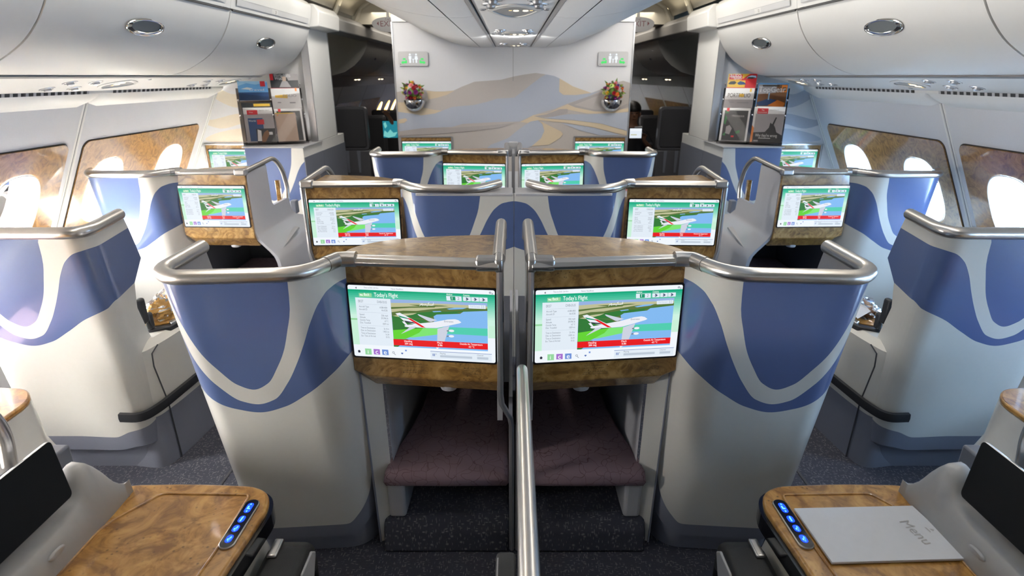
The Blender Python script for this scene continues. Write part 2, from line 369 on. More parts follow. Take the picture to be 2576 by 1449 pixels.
# traced outlines: display artwork in picture fractions, dune mural in metres on the bulkhead
DISP = {"topline":[[0.0015,0.9432],[0.9967,0.9394]],"panel":[[0.0459,0.8334],[0.291,0.8301],[0.2903,0.1698],[0.0475,0.1726]],"map":[[0.291,0.8327],[0.9492,0.8247],[0.9493,0.1661],[0.2903,0.1698]],"sky":[[0.291,0.8327],[0.9492,0.8247],[0.949,0.7822],[0.7815,0.7933],[0.5971,0.7967],[0.2918,0.7734]],"land1":[[0.2917,0.7778],[0.5059,0.7923],[0.689,0.795],[0.9499,0.7822],[0.949,0.7288],[0.7872,0.6996],[0.6019,0.6992],[0.4648,0.6821],[0.2927,0.65]],"land2":[[0.2927,0.65],[0.3736,0.6797],[0.4648,0.6821],[0.5553,0.7113],[0.6917,0.7462],[0.8304,0.7546],[0.9495,0.7555],[0.9497,0.7198],[0.7872,0.6996],[0.7657,0.6698],[0.6045,0.6454],[0.5826,0.6201],[0.5987,0.5739],[0.5209,0.4433],[0.293,0.4019]],"land3":[[0.292,0.5966],[0.3748,0.644],[0.4885,0.6626],[0.6023,0.6902],[0.7413,0.6894],[0.7657,0.6698],[0.6045,0.6454],[0.5826,0.6201],[0.515,0.58],[0.4226,0.5869],[0.2946,0.5064]],"lake":[[0.6741,0.7297],[0.7377,0.752],[0.8118,0.7541],[0.785,0.7355],[0.6932,0.7195]],"lake2":[[0.5748,0.6877],[0.6296,0.6972],[0.6395,0.6858],[0.5846,0.6754]],"streak1":[[0.2906,0.7209],[0.4623,0.7442],[0.5992,0.7525],[0.5907,0.7399],[0.4177,0.7208],[0.2914,0.6944]],"streak2":[[0.416,0.765],[0.6443,0.7716],[0.6907,0.764],[0.5081,0.7411]],"sea":[[0.5828,0.6156],[0.6045,0.6454],[0.7657,0.6698],[0.7872,0.6996],[0.9494,0.7243],[0.9601,0.268],[0.613,0.2782],[0.3872,0.2832],[0.4141,0.3135],[0.5997,0.4554]],"band":[[0.6595,0.4783],[0.9498,0.4836],[0.9537,0.3813],[0.6595,0.3862]],"green1":[[0.293,0.4019],[0.5067,0.449],[0.4768,0.3824],[0.4095,0.3139],[0.3778,0.284],[0.2929,0.2773]],"green2":[[0.5066,0.4508],[0.6091,0.4547],[0.6016,0.3677],[0.4237,0.3081],[0.4095,0.3139],[0.4768,0.3824]],"red":[[0.292,0.2755],[0.9466,0.2758],[0.9486,0.1901],[0.2921,0.1903]],"botblue":[[0.3435,0.1886],[0.9487,0.1882],[0.9483,0.1662],[0.3207,0.1699]],"botgreen":[[0.2921,0.1903],[0.3342,0.1895],[0.3207,0.1699],[0.2903,0.1698]],"fus":[[0.3761,0.4711],[0.385,0.4831],[0.4536,0.5014],[0.4854,0.5144],[0.5862,0.5431],[0.6773,0.5843],[0.7281,0.5933],[0.7521,0.5825],[0.7717,0.5538],[0.7594,0.5392],[0.6818,0.4995],[0.6041,0.4624],[0.5251,0.4558],[0.4045,0.4524],[0.3812,0.4579]],"fin":[[0.3194,0.6374],[0.3495,0.6503],[0.4902,0.5114],[0.4538,0.4942],[0.3787,0.5316]],"stab":[[0.4158,0.4589],[0.4572,0.4684],[0.451,0.4488],[0.3486,0.3541]],"stab2":[[0.3613,0.5284],[0.3787,0.5316],[0.3987,0.4848],[0.3802,0.4862]],"wing2":[[0.4721,0.637],[0.4794,0.6401],[0.6082,0.5686],[0.563,0.5421],[0.549,0.5459],[0.486,0.6136]],"wing":[[0.6055,0.4532],[0.6889,0.4989],[0.651,0.275],[0.5998,0.2775]],"tip":[[0.5888,0.188],[0.615,0.1876],[0.5956,0.1646]],"fgreen":[[0.3356,0.6148],[0.3999,0.5814],[0.419,0.562],[0.3493,0.5869]],"fred":[[0.3981,0.5815],[0.423,0.5761],[0.4712,0.5219],[0.5226,0.4587],[0.4969,0.4616],[0.4531,0.5124]],"fblack":[[0.3713,0.5457],[0.4387,0.5271],[0.4557,0.5067],[0.3905,0.5217]],"eng":[[0.6952,0.425],[0.7157,0.4372],[0.69,0.3466],[0.7116,0.3588]],"mac":[[0.5507,0.1372],[0.9767,0.1359]],"mpanel":[[0.5484,0.1374],[0.9769,0.133],[0.9767,0.0314],[0.5493,0.029]],"back":[[0.0768,0.8984],[0.1661,0.9012],[0.1654,0.8496],[0.0776,0.8485]],"as":[[0.676,0.907],[0.7783,0.9075],[0.7797,0.8463],[0.6784,0.8467]],"as1":[[0.7024,0.9018],[0.7372,0.9023],[0.7388,0.8515],[0.7053,0.851]],"cam1":[[0.7885,0.9051],[0.8406,0.9054],[0.8419,0.8502],[0.7905,0.8508]],"cam2":[[0.8439,0.9052],[0.8956,0.9055],[0.8971,0.8501],[0.8456,0.8508]],"cam3":[[0.8984,0.9053],[0.9518,0.9055],[0.9529,0.851],[0.9003,0.8508]],"fs":[[0.8242,0.8011],[0.9389,0.8051],[0.9397,0.7544],[0.8258,0.7531]],"ic_i":[[0.0851,0.1288],[0.1306,0.1275],[0.1312,0.042],[0.0855,0.0415]],"ic_c":[[0.1464,0.127],[0.191,0.1267],[0.1918,0.0488],[0.1469,0.0492]],"ic_e":[[0.2069,0.1263],[0.2517,0.126],[0.2528,0.0479],[0.2077,0.0483]],"vol":[[0.6172,0.093],[0.8411,0.0921],[0.8415,0.0631],[0.6181,0.0545]],"chan":[[0.875,0.0939],[0.9529,0.0918],[0.9528,0.0579],[0.8763,0.057]],"side1":[[0.0035,0.5423],[0.0463,0.5417],[0.0475,0.1726],[0.0029,0.1719]],"side2":[[0.958,0.5363],[0.9914,0.5356],[0.9946,0.3593],[0.9587,0.3575]],"t_time":[[0.1151,0.9786]],"t_news":[[0.3033,0.973]],"t_back":[[0.1127,0.8652]],"t_today":[[0.1817,0.8589]],"t_ek":[[0.0697,0.7842]],"t_dxb":[[0.2013,0.7822]],"t_airshow":[[0.6779,0.9155]],"t_cam":[[0.7905,0.9111]],"t_head":[[0.3699,0.2427],[0.3697,0.2071]],"t_mach":[[0.5992,0.2399],[0.6023,0.2057]],"t_out":[[0.756,0.2455],[0.8138,0.2064]],"t_arab":[[0.4892,0.7776]],"t_rows_l":[[0.0707,0.7161],[0.0704,0.6775],[0.0701,0.6077],[0.0698,0.5685],[0.0694,0.5301],[0.0695,0.4923],[0.0697,0.4226],[0.0702,0.3852],[0.0699,0.3459],[0.0695,0.3082]],"t_rows_r":[[0.2683,0.7119],[0.2684,0.6739],[0.269,0.6027],[0.2687,0.5643],[0.2689,0.5265],[0.2686,0.4867],[0.2682,0.4176],[0.2674,0.3783],[0.2675,0.3396],[0.2676,0.3017]],"sep":[[0.0701,0.7537],[0.2673,0.7488],[0.0696,0.644],[0.2694,0.6383],[0.07,0.4607],[0.2695,0.454]],"t_play":[[0.6179,0.1073]],"t_chan":[[0.8763,0.1111]],"pause":[[0.5664,0.1072],[0.5777,0.0678]],"home":[[0.0421,0.0883]],"mag":[[0.2936,0.0871]],"heart":[[0.3506,0.0838]],"gear":[[0.9696,0.9784],[0.9831,0.9663]]}
MURAL = [["taupe",[[-1.061,1.565],[-0.965,1.58],[-0.869,1.59],[-0.762,1.578],[-0.703,1.571],[-0.62,1.571],[-0.536,1.578],[-0.464,1.609],[-0.344,1.653],[-0.225,1.661],[-0.106,1.67],[0.012,1.698],[0.106,1.714],[0.201,1.726],[0.272,1.717],[0.367,1.698],[0.415,1.67],[0.535,1.614],[0.704,1.558],[0.798,1.592],[0.902,1.642],[0.984,1.661],[1.074,1.642],[1.087,0.86],[-1.074,0.86]]],["tan",[[-0.774,1.576],[-0.703,1.569],[-0.62,1.569],[-0.524,1.578],[-0.597,1.541],[-0.682,1.518],[-0.766,1.501]]],["tan",[[-1.061,1.478],[-0.948,1.476],[-0.877,1.444],[-0.711,1.412],[-0.627,1.404],[-0.712,1.381],[-0.834,1.366],[-0.929,1.381],[-1.059,1.392]]],["blue",[[-1.064,1.396],[-0.929,1.381],[-0.834,1.363],[-0.712,1.381],[-0.553,1.438],[-0.348,1.456],[-0.228,1.484],[-0.143,1.51],[0.012,1.518],[0.155,1.625],[0.248,1.692],[0.295,1.714],[0.366,1.701],[0.417,1.679],[0.413,1.569],[0.448,1.54],[0.562,1.542],[0.704,1.558],[0.798,1.58],[0.67,1.524],[0.492,1.467],[0.374,1.421],[0.182,1.366],[0.061,1.311],[-0.169,1.305],[-0.46,1.29],[-0.56,1.262],[-0.84,1.252],[-1.049,1.223]]],["tan",[[0.414,1.681],[0.535,1.614],[0.704,1.558],[0.562,1.54],[0.454,1.542],[0.413,1.569]]],["taupe2",[[0.481,1.456],[0.611,1.507],[0.776,1.558],[0.894,1.569],[0.73,1.524],[0.553,1.456],[0.735,1.415],[0.916,1.415],[1.056,1.473],[1.052,1.444],[0.917,1.398],[0.736,1.392],[0.567,1.415]]],["tan",[[0.073,1.305],[0.182,1.366],[0.326,1.386],[0.421,1.433],[0.493,1.461],[0.566,1.433],[0.736,1.4],[0.857,1.398],[1.048,1.427],[1.047,1.398],[0.858,1.377],[0.676,1.381],[0.494,1.415],[0.375,1.384],[0.255,1.346],[0.182,1.357]]],["taupe2",[[0.182,1.357],[0.302,1.375],[0.422,1.419],[0.494,1.421],[0.495,1.386],[0.375,1.357],[0.255,1.346]]],["tan",[[-1.078,1.328],[-0.98,1.34],[-0.963,1.323],[-0.995,1.299],[-1.056,1.293]]],["blue",[[0.279,1.34],[0.496,1.375],[0.677,1.375],[1.05,1.392],[1.049,1.229],[0.802,1.293],[0.558,1.323]]],["tan",[[0.061,1.307],[0.182,1.361],[0.279,1.337],[0.558,1.319],[0.802,1.291],[1.05,1.225],[1.05,1.187],[0.743,1.258],[0.498,1.299],[0.328,1.314],[0.231,1.323],[0.134,1.299]]],["blue",[[0.437,1.299],[0.743,1.256],[0.991,1.19],[0.808,1.187],[0.622,1.229]]],["blue",[[-0.208,1.104],[-0.048,1.163],[0.073,1.258],[0.158,1.311],[0.225,1.323],[0.268,1.287],[0.287,1.229],[0.258,1.163],[0.173,1.092],[0.013,1.019],[-0.173,0.971],[-0.359,0.971]]],["tan",[[0.237,1.32],[0.329,1.276],[0.44,1.223],[0.459,1.199],[0.429,1.163],[0.333,1.104],[0.173,1.092],[0.258,1.163],[0.287,1.229],[0.27,1.287]]],["taupe2",[[-1.049,1.223],[-0.84,1.249],[-0.56,1.256],[-0.231,1.276],[0.013,1.299],[-0.109,1.258],[-0.353,1.229],[-0.72,1.199],[-1.051,1.187]]]]
V = Vector
XA, YA, ZA = V((1, 0, 0)), V((0, 1, 0)), V((0, 0, 1))
# ---------------------------------------------------------------- cabin structure
Y_BACK, Y_END, Y_FRONT, Y_BULK = -2.4, 14.5, 4.95, 5.45
def Wp(s, y, t, off=0.0):          # point on the sloping sidewall; t runs down the slope, off goes into the cabin
    return V((s * (2.42 + 0.4504 * t - 0.8928 * off), y, 1.555 - 0.8928 * t - 0.4504 * off))
def oval(cy, ct, w, h, n=36, e=2.7):
    pts = []
    for k in range(n):
        a = 2 * PI * k / n; c, d = math.cos(a), math.sin(a)
        pts.append((cy + w / 2 * math.copysign(abs(c) ** (2 / e), c), ct + h / 2 * math.copysign(abs(d) ** (2 / e), d)))
    return pts
WIN_W, WIN_H, WIN_T = 0.335, 0.46, 0.615
PANELS = [(3.47, 4.80, (3.755, 4.49)), (2.02, 3.345, (2.30, 3.03)), (0.57, 1.89, (0.86, 1.59)), (-0.88, 0.44, (-0.59, 0.14))]
fl = MB(); fl.box(-2.95, 2.95, Y_BACK, Y_END, -0.05, 0.0, 'carpet')
structure('floor', fl)
fs_ = MB()
for s in (-1, 1): fs_.box(s * 1.30 - 0.006, s * 1.30 + 0.006, Y_BACK, Y_END, 0.0, 0.003, 'dark_grey')
structure('trim_1', fs_)
wb = MB(); wb.box(-2.95, 2.95, Y_BACK - 0.05, Y_BACK, 0, 2.5, 'cream_wall'); structure('wall_back', wb)
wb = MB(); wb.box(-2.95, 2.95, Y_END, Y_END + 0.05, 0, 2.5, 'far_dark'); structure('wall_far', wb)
for s, side in ((-1, 'left'), (1, 'right')):
    mb = MB()
    loops = [[(Y_BACK, -0.02), (Y_FRONT + 0.05, -0.02), (Y_FRONT + 0.05, 1.09), (Y_BACK, 1.09)]]
    for a, b, cs in PANELS:
        for c in cs: loops.append(oval(c, WIN_T, WIN_W + 0.012, WIN_H + 0.012))
    vs, fs = slab2d(loops, 0.004)
    mb.add([Wp(s, q[0], q[1], q[2] - 0.004) for q in vs], fs, 'wall_fabric')
    for y in (Y_FRONT - 0.03, 3.408, 1.955, 0.50, -0.95):            # grooves where two sidewall panels meet
        mb.grid([[Wp(s, y - 0.004, 0.0, 0.0012), Wp(s, y - 0.004, 1.08, 0.0012)], [Wp(s, y + 0.004, 0.0, 0.0012), Wp(s, y + 0.004, 1.08, 0.0012)]], 'groove')
        for d in (-0.012, 0.012):
            mb.tube([Wp(s, y + d, 0.0, 0.0), Wp(s, y + d, 1.08, 0.0)], 0.006, 'cream_wall', n=8)
    # lower sidewall (dado) down to the floor
    mb.prism([(s * 2.905, 0.59), (s * 2.94, 0.45), (s * 2.94, 0.0), (s * 2.99, 0.0), (s * 2.99, 0.62), (s * 2.905, 0.62)], 'y', Y_BACK, Y_FRONT, 'cream_wall')
    mb.prism([(s * 2.445, 1.57), (s * 2.49, 1.57), (s * 2.505, 2.45), (s * 2.46, 2.45)], 'y', Y_BACK, Y_END, 'cream_wall')
    structure('wall_' + side, mb)
    # sidewall of the next cabin, beyond the monuments
    mb = MB()
    loops = [[(Y_FRONT + 0.06, -0.02), (Y_END, -0.02), (Y_END, 1.09), (Y_FRONT + 0.06, 1.09)]]
    for c in ((11.9, 12.65, 13.4) if s < 0 else ()): loops.append(oval(c, WIN_T - 0.02, WIN_W, WIN_H))
    vs, fs = slab2d(loops, 0.004)
    mb.add([Wp(s, q[0], q[1], q[2] - 0.004) for q in vs], fs, 'wall_fabric')
    mb.prism([(s * 2.905, 0.59), (s * 2.94, 0.0), (s * 2.99, 0.0), (s * 2.99, 0.62), (s * 2.905, 0.62)], 'y', Y_FRONT, Y_END, 'far_dark')
    for a, b in ((5.7, 7.0), (7.05, 8.4)):
        lp = [[(a, 0.24), (b, 0.24), (b, 0.95), (a, 0.95)]]
        if s < 0 and a > 7: lp.append(oval(7.15, WIN_T - 0.02, WIN_W - 0.01, WIN_H - 0.01)) if False else None
    structure('wall_far_' + side, mb)
    # window pairs: burl surround, reveal frames, panes
    for k, (a, b, cs) in enumerate(PANELS):
        pm = MB()
        h = 0.935 - 0.241
        loops = [[(y, t_) for y, t_ in rrect(b - a, h, 0.05, cx=(a + b) / 2, cy=0.241 + h / 2)]] + [oval(c, WIN_T, WIN_W, WIN_H) for c in cs]
        vs, fs = slab2d(loops, 0.004)
        pm.add([Wp(s, q[0], q[1], q[2] + 0.004) for q in vs], fs, 'burl_wall')
        gp = rrect(b - a + 0.012, h + 0.012, 0.055, cx=(a + b) / 2, cy=0.241 + h / 2)
        vs, fs = slab2d([gp] + [oval(c, WIN_T, WIN_W + 0.02, WIN_H + 0.02) for c in cs], 0.0008)
        pm.add([Wp(s, q[0], q[1], q[2] + 0.0008) for q in vs], fs, 'gap_dark')
        wo = structure('window_%d' % (k + 1 + (4 if s > 0 else 0)), pm)
        for c in cs:
            fm = MB(); rings = []
            for off, gw in ((0.011, 0.004), (0.013, -0.006), (0.006, -0.018), (-0.03, -0.030), (-0.085, -0.040)):
                rings.append([Wp(s, y, t_, off) for y, t_ in oval(c, WIN_T, WIN_W + gw, WIN_H + gw)])
            fm.loft(rings, 'bin_cream', cap=False)
            fo = fm.build('window_frame', wo, recalc=False)
            gm = MB(); gm.poly([Wp(s, y, t_, -0.07) for y, t_ in oval(c, WIN_T, WIN_W - 0.03, WIN_H - 0.03)], 'pane_clear')
            gm.build('window_pane', fo, recalc=False)
            if c < -5.0:      # shade down on the rearmost window
                low = WIN_T + WIN_H / 2
                sh = MB(); pts = [(y, t_) for y, t_ in oval(c, WIN_T, WIN_W - 0.034, WIN_H - 0.034)]
                pts = [(y, min(t_, low)) for y, t_ in pts]
                sh.poly([Wp(s, y, t_, -0.05) for y, t_ in pts], 'bin_cream'); sh.build('window_shade', fo, recalc=False)
            ctr = Wp(s, c, WIN_T, -0.10)
            n = (Wp(s, c, WIN_T, 1.0) - Wp(s, c, WIN_T, 0.0)).normalized()
            area('window_daylight_portal', ctr, n.to_track_quat('-Z', 'Y').to_euler(), 0.36, 0.48, 1, portal=True)
# far cabin window (blown out, beyond the left aisle)
fm = MB(); [fm.loft([[Wp(-1, y, t_, off) for y, t_ in oval(c_, WIN_T - 0.02, WIN_W, WIN_H)] for off in (0.008, -0.08)], 'burl_wall', cap=False) for c_ in (11.9, 12.65, 13.4)]
wo = structure('window_9', fm, recalc=False)
for c_ in (11.9, 12.65, 13.4):
    gm = MB(); gm.poly([Wp(-1, y, t_, -0.07) for y, t_ in oval(c_, WIN_T - 0.02, WIN_W, WIN_H)], 'pane_clear'); gm.build('window_pane', wo, recalc=False)
pm = MB()
for s in (-1, 1):
    for a, b in ((5.75, 6.95), (7.1, 8.6), (8.7, 10.1), (10.2, 11.6)):
        pm.grid([[Wp(s, a, 0.26, 0.004), Wp(s, a, 0.93, 0.004)], [Wp(s, b, 0.26, 0.004), Wp(s, b, 0.93, 0.004)]], 'burl_wall')
    for y in (7.02, 8.64, 10.14, 11.64): pm.grid([[Wp(s, y, 0, 0.005), Wp(s, y, 1.05, 0.005)], [Wp(s, y + 0.02, 0, 0.005), Wp(s, y + 0.02, 1.05, 0.005)]], 'groove')
structure('trim_2', pm)

# ceiling: one closed run of panels from sidewall to sidewall, over both aisles
def mirror_run(half):       # half given for x >= 0 from centre outwards
    return [(-x, z) for x, z in reversed(half)] + [p for p in half if p[0] > 1e-9]
half = [(0.0, 2.46), (1.02, 2.46), (1.07, 2.31), (1.12, 2.38), (1.20, 2.425), (1.30, 2.44), (1.40, 2.42), (1.50, 2.37), (1.56, 2.32), (1.60, 2.262), (1.63, 2.46), (2.50, 2.46)]
cm = MB(); run = mirror_run(half)
cm.grid([[V((x, Y_BACK, z)) for x, z in run], [V((x, Y_END, z)) for x, z in run]], 'ceiling_cream')
structure('ceiling', cm, recalc=False); cm = MB()
for s in (-1, 1):      # transverse arch ribs over the aisle at the cross-aisle
    for y in (5.62, 6.35, 6.75):
        cm.tube([V((s * x, y, z - 0.012)) for x, z in ((1.05, 2.24), (1.10, 2.36), (1.18, 2.41), (1.30, 2.43), (1.42, 2.41), (1.52, 2.35), (1.60, 2.20))], 0.022, 'ceiling_cream', n=8)
    cm.box(min(s * 1.06, s * 1.62), max(s * 1.06, s * 1.62), 6.36, 6.74, 2.19, 2.40, 'ceiling_cream')
structure('trim_14', cm)
# centre service channel between the centre bins
ch = MB()
ch.prism([(-0.150, 1.945), (-0.150, 2.0), (0.150, 2.0), (0.150, 1.945), (0.12, 1.940), (-0.12, 1.940)], 'y', Y_BACK, Y_BULK, 'ceiling_white')
for s in (-1, 1):
    a, b = sorted((s * 0.150, s * 0.156)); ch.box(a, b, Y_BACK, Y_BULK, 1.95, 2.0, 'gap_dark')
    a, b = sorted((s * 0.156, s * 0.170)); ch.box(a, b, Y_BACK, Y_BULK, 1.938, 2.0, 'trim_silver')
structure('trim_3', ch)

# ---------------------------------------------------------------- overhead bins
def smooth2(pts, n=4):
    out = []
    P = [V((p[0], p[1])) for p in pts]
    for i in range(len(P) - 1):
        p0 = P[max(i - 1, 0)]; p1 = P[i]; p2 = P[i + 1]; p3 = P[min(i + 2, len(P) - 1)]
        for k in range(n):
            q = k / n
            out.append(0.5 * ((2 * p1) + (-p0 + p2) * q + (2 * p0 - 5 * p1 + 4 * p2 - p3) * q * q + (-p0 + 3 * p1 - 3 * p2 + p3) * q ** 3))
    out.append(P[-1]); return [(v.x, v.y) for v in out]
def strip(mb, s, prof, y0, y1, th, mat, nx=0, ny=1):
    """thin curved panel: profile (|x|, z), thickness th towards the outside/up"""
    back = [(x + th * 0.7, z + th * 0.7) for x, z in prof]
    pts = [(s * x, z) for x, z in prof] + [(s * x, z) for x, z in reversed(back)]
    mb.prism(pts, 'y', y0, y1, mat)
SIDE_DOOR = smooth2([(2.0, 1.702), (1.94, 1.712), (1.852, 1.742), (1.737, 1.808), (1.665, 1.875), (1.621, 1.935), (1.592, 1.99), (1.574, 2.042)])
SIDE_TOP = smooth2([(1.570, 2.052), (1.562, 2.085), (1.552, 2.13), (1.545, 2.17), (1.55, 2.21), (1.60, 2.235)])
def handle(thing, s, prof_pt, nrm, y, w, h, parent=None):
    """oval finger pull: chrome rim over a dark scoop, set in the curved door"""
    x, z = prof_pt; N = V((-s * nrm[0], 0, nrm[1])).normalized(); T = V((-s * nrm[1] * -1, 0, 0))
    Up = YA.cross(N).normalized()
    if Up.z < 0: Up = -Up
    O = V((s * x, y, z)) + N * 0.003
    m1 = MB()
    rim = [O + YA * (w / 2 * math.cos(a)) + Up * (h / 2 * math.sin(a)) + N * 0.002 for a in [2 * PI * k / 32 for k in range(32)]]
    m1.tube(rim, 0.0045, 'chrome', n=8, closed=True)
    m1.loft([[O + YA * (w / 2 * math.cos(a) * k) + Up * (h / 2 * math.sin(a) * k + h * 0.5 * (1 - k) * 0.9) + N * o_ for a in [2 * PI * j / 32 for j in range(32)]] for k, o_ in ((1.0, 0.003), (0.82, 0.006), (0.80, 0.004))], 'chrome', cap=False)
    ho = thing.part('handle', m1, parent=parent)
    m2 = MB()
    m2.poly([O + YA * (w / 2 * 0.98 * math.cos(a)) + Up * (h / 2 * 0.98 * math.sin(a)) + N * 0.0015 for a in [2 * PI * k / 32 for k in range(32)]], 'lens_grey')
    thing.part('scoop', m2, parent=ho)
side_names = {-1: 'left', 1: 'right'}
BIN_TXT = {0: 'its end against the magazine closet', 1: 'second from the magazine closet', 2: 'third from the magazine closet', 3: 'behind the viewpoint'}
for s in (-1, 1):
    for k in range(3):
        y1 = 4.85 - 1.33 * k; y0 = y1 - 1.33
        t = Thing('overhead_bin', 'curved cream bin above the %s window seats, %s' % (side_names[s], BIN_TXT[k]), 'overhead bin', (s * 1.9, (y0 + y1) / 2, 1.70), 'curved overhead bins along the sidewalls')
        b = MB(); strip(b, s, SIDE_TOP, y0 + 0.003, y1, 0.02, 'bin_cream')
        b.prism([(s * 1.60, 2.235), (s * 2.38, 2.27), (s * 2.38, 1.70), (s * 2.05, 1.703), (s * 1.86, 1.81), (s * 1.70, 1.94), (s * 1.62, 2.06)], 'y', y0 + 0.004, y1 - 0.004, 'bin_cream')
        t.part('bin_housing', b)
        d = MB(); strip(d, s, SIDE_DOOR, y0 + 0.011, y1 - 0.001 if k else y1 + 0.0, 0.012, 'bin_cream')
        do = t.part('bin_door', d)
        handle(t, s, (1.637, 1.905), (0.80, -0.60), y0 + 0.60, 0.265, 0.075, parent=do)
        g = MB(); g.box(min(s * 1.566, s * 1.59), max(s * 1.566, s * 1.59), y0 + 0.02, y1 - 0.01, 2.040, 2.050, 'gap_dark')
        g.prism([(s * (x + .006), z + .006) for x, z in SIDE_DOOR] + [(s * (x + .03), z + .03) for x, z in SIDE_DOOR[::-1]], 'y', y0 + 0.000, y0 + 0.010, 'gap_dark')
        t.part('door_gap', g)
        lb = MB(); n_ = V((-s * 0.97, 0, -0.24)).normalized()
        O = V((s * 1.5605, y0 + 0.06 if s < 0 else y1 - 0.06, 2.074)); Xd = YA if s < 0 else -YA; Yd = V((-s * -0.0 + (s * -0.25), 0, 0.97)).normalized()
        Ln = 1.20; N_ = Xd.cross(Yd).normalized()
        lb.flat(O, Xd, Yd, [(0, 0), (Ln, 0), (Ln, 0.035), (0, 0.035)], 'psu_grey', 0.002)
        for (p, q) in (((0, 0), (Ln, 0.0015)), ((0, 0.0335), (Ln, 0.035)), ((0, 0), (0.0015, 0.035)), ((Ln - 0.0015, 0), (Ln, 0.035))):
            lb.flat(O, Xd, Yd, [(p[0], p[1]), (q[0], p[1]), (q[0], q[1]), (p[0], q[1])], 'print_grey', 0.0028)
        if k == 0:
            cx = 0.50 if s < 0 else 0.70
            lb.flat(O, Xd, Yd, [(cx, 0.003), (cx + 0.10, 0.003), (cx + 0.10, 0.032), (cx, 0.032)], 'bin_cream', 0.0032)
            lb.text(O + Xd * (cx + 0.055) + Yd * 0.008, Xd, Yd, '23', 0.024, 'print_dark', 0.004)
            lb.text(O + Xd * (cx + 0.008) + Yd * 0.012, Xd, Yd, '- ...', 0.014, 'print_dark', 0.004)
        t.part('label_strip', lb)
# cream end fairing where the cove beam leaves the last side bin, running over the closet and the cross aisle
for s in (-1, 1):
    b = MB(); poly = [(s * 1.50, 2.06), (s * 1.49, 2.17), (s * 1.53, 2.22), (s * 1.64, 2.22), (s * 1.64, 2.045)]
    b.prism(poly, 'y', 4.86, 5.42, 'bin_cream'); structure('trim_%d' % (4 if s < 0 else 5), b, bevel=0.008)
    b = MB(); poly = [(s * 1.51, 2.07), (s * 1.50, 2.16), (s * 1.54, 2.205), (s * 1.64, 2.205), (s * 1.64, 2.055)]
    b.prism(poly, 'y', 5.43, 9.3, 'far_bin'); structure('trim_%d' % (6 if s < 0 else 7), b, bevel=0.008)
# centre bins
CP_IN = [(0.172, 1.940), (0.22, 1.935), (0.27, 1.934), (0.283, 1.9345)]
CP_DOOR = smooth2([(0.289, 1.935), (0.36, 1.941), (0.455, 1.956), (0.54, 1.979), (0.613, 2.007), (0.71, 2.044), (0.806, 2.086), (0.929, 2.155), (1.02, 2.225), (1.06, 2.285)])
CT = {0: 'touching the mural bulkhead', 1: 'second from the mural bulkhead', 2: 'third from the mural bulkhead', 3: 'fourth from the mural bulkhead'}
for s in (-1, 1):
    for k in range(4):
        y1 = Y_BULK - 0.003 - (0 if k == 0 else 1.39 + 1.35 * (k - 1)); y0 = (4.06 - 1.35 * k)
        t = Thing('overhead_bin', 'white ceiling bin %s of the reading light channel, %s' % ('left' if s < 0 else 'right', CT[k]), 'overhead bin', (s * 0.6, (y0 + y1) / 2, 2.0), 'white bins in the middle of the ceiling')
        b = MB(); strip(b, s, CP_IN, y0 + 0.003, y1, 0.02, 'ceiling_white')
        b.prism([(s * 0.18, 1.97), (s * 0.30, 1.965), (s * 0.62, 2.05), (s * 0.93, 2.19), (s * 1.03, 2.27), (s * 0.18, 2.27)], 'y', y0 + 0.003, y1 - 0.003, 'ceiling_white')
        t.part('bin_housing', b)
        d = MB(); strip(d, s, CP_DOOR, y0 + 0.007, y1, 0.014, 'ceiling_white'); t.part('bin_door', d)
        g = MB(); g.prism([(s * 0.19, 1.945), (s * 0.29, 1.941), (s * 0.62, 2.015), (s * 0.93, 2.165), (s * 0.93, 2.19), (s * 0.62, 2.05), (s * 0.19, 1.96)], 'y', y0 - 0.001, y0 + 0.007, 'groove')
        g.box(min(s * .282, s * .290), max(s * .282, s * .290), y0 + 0.004, y1, 1.9385, 1.95, 'groove'); t.part('door_gap', g)

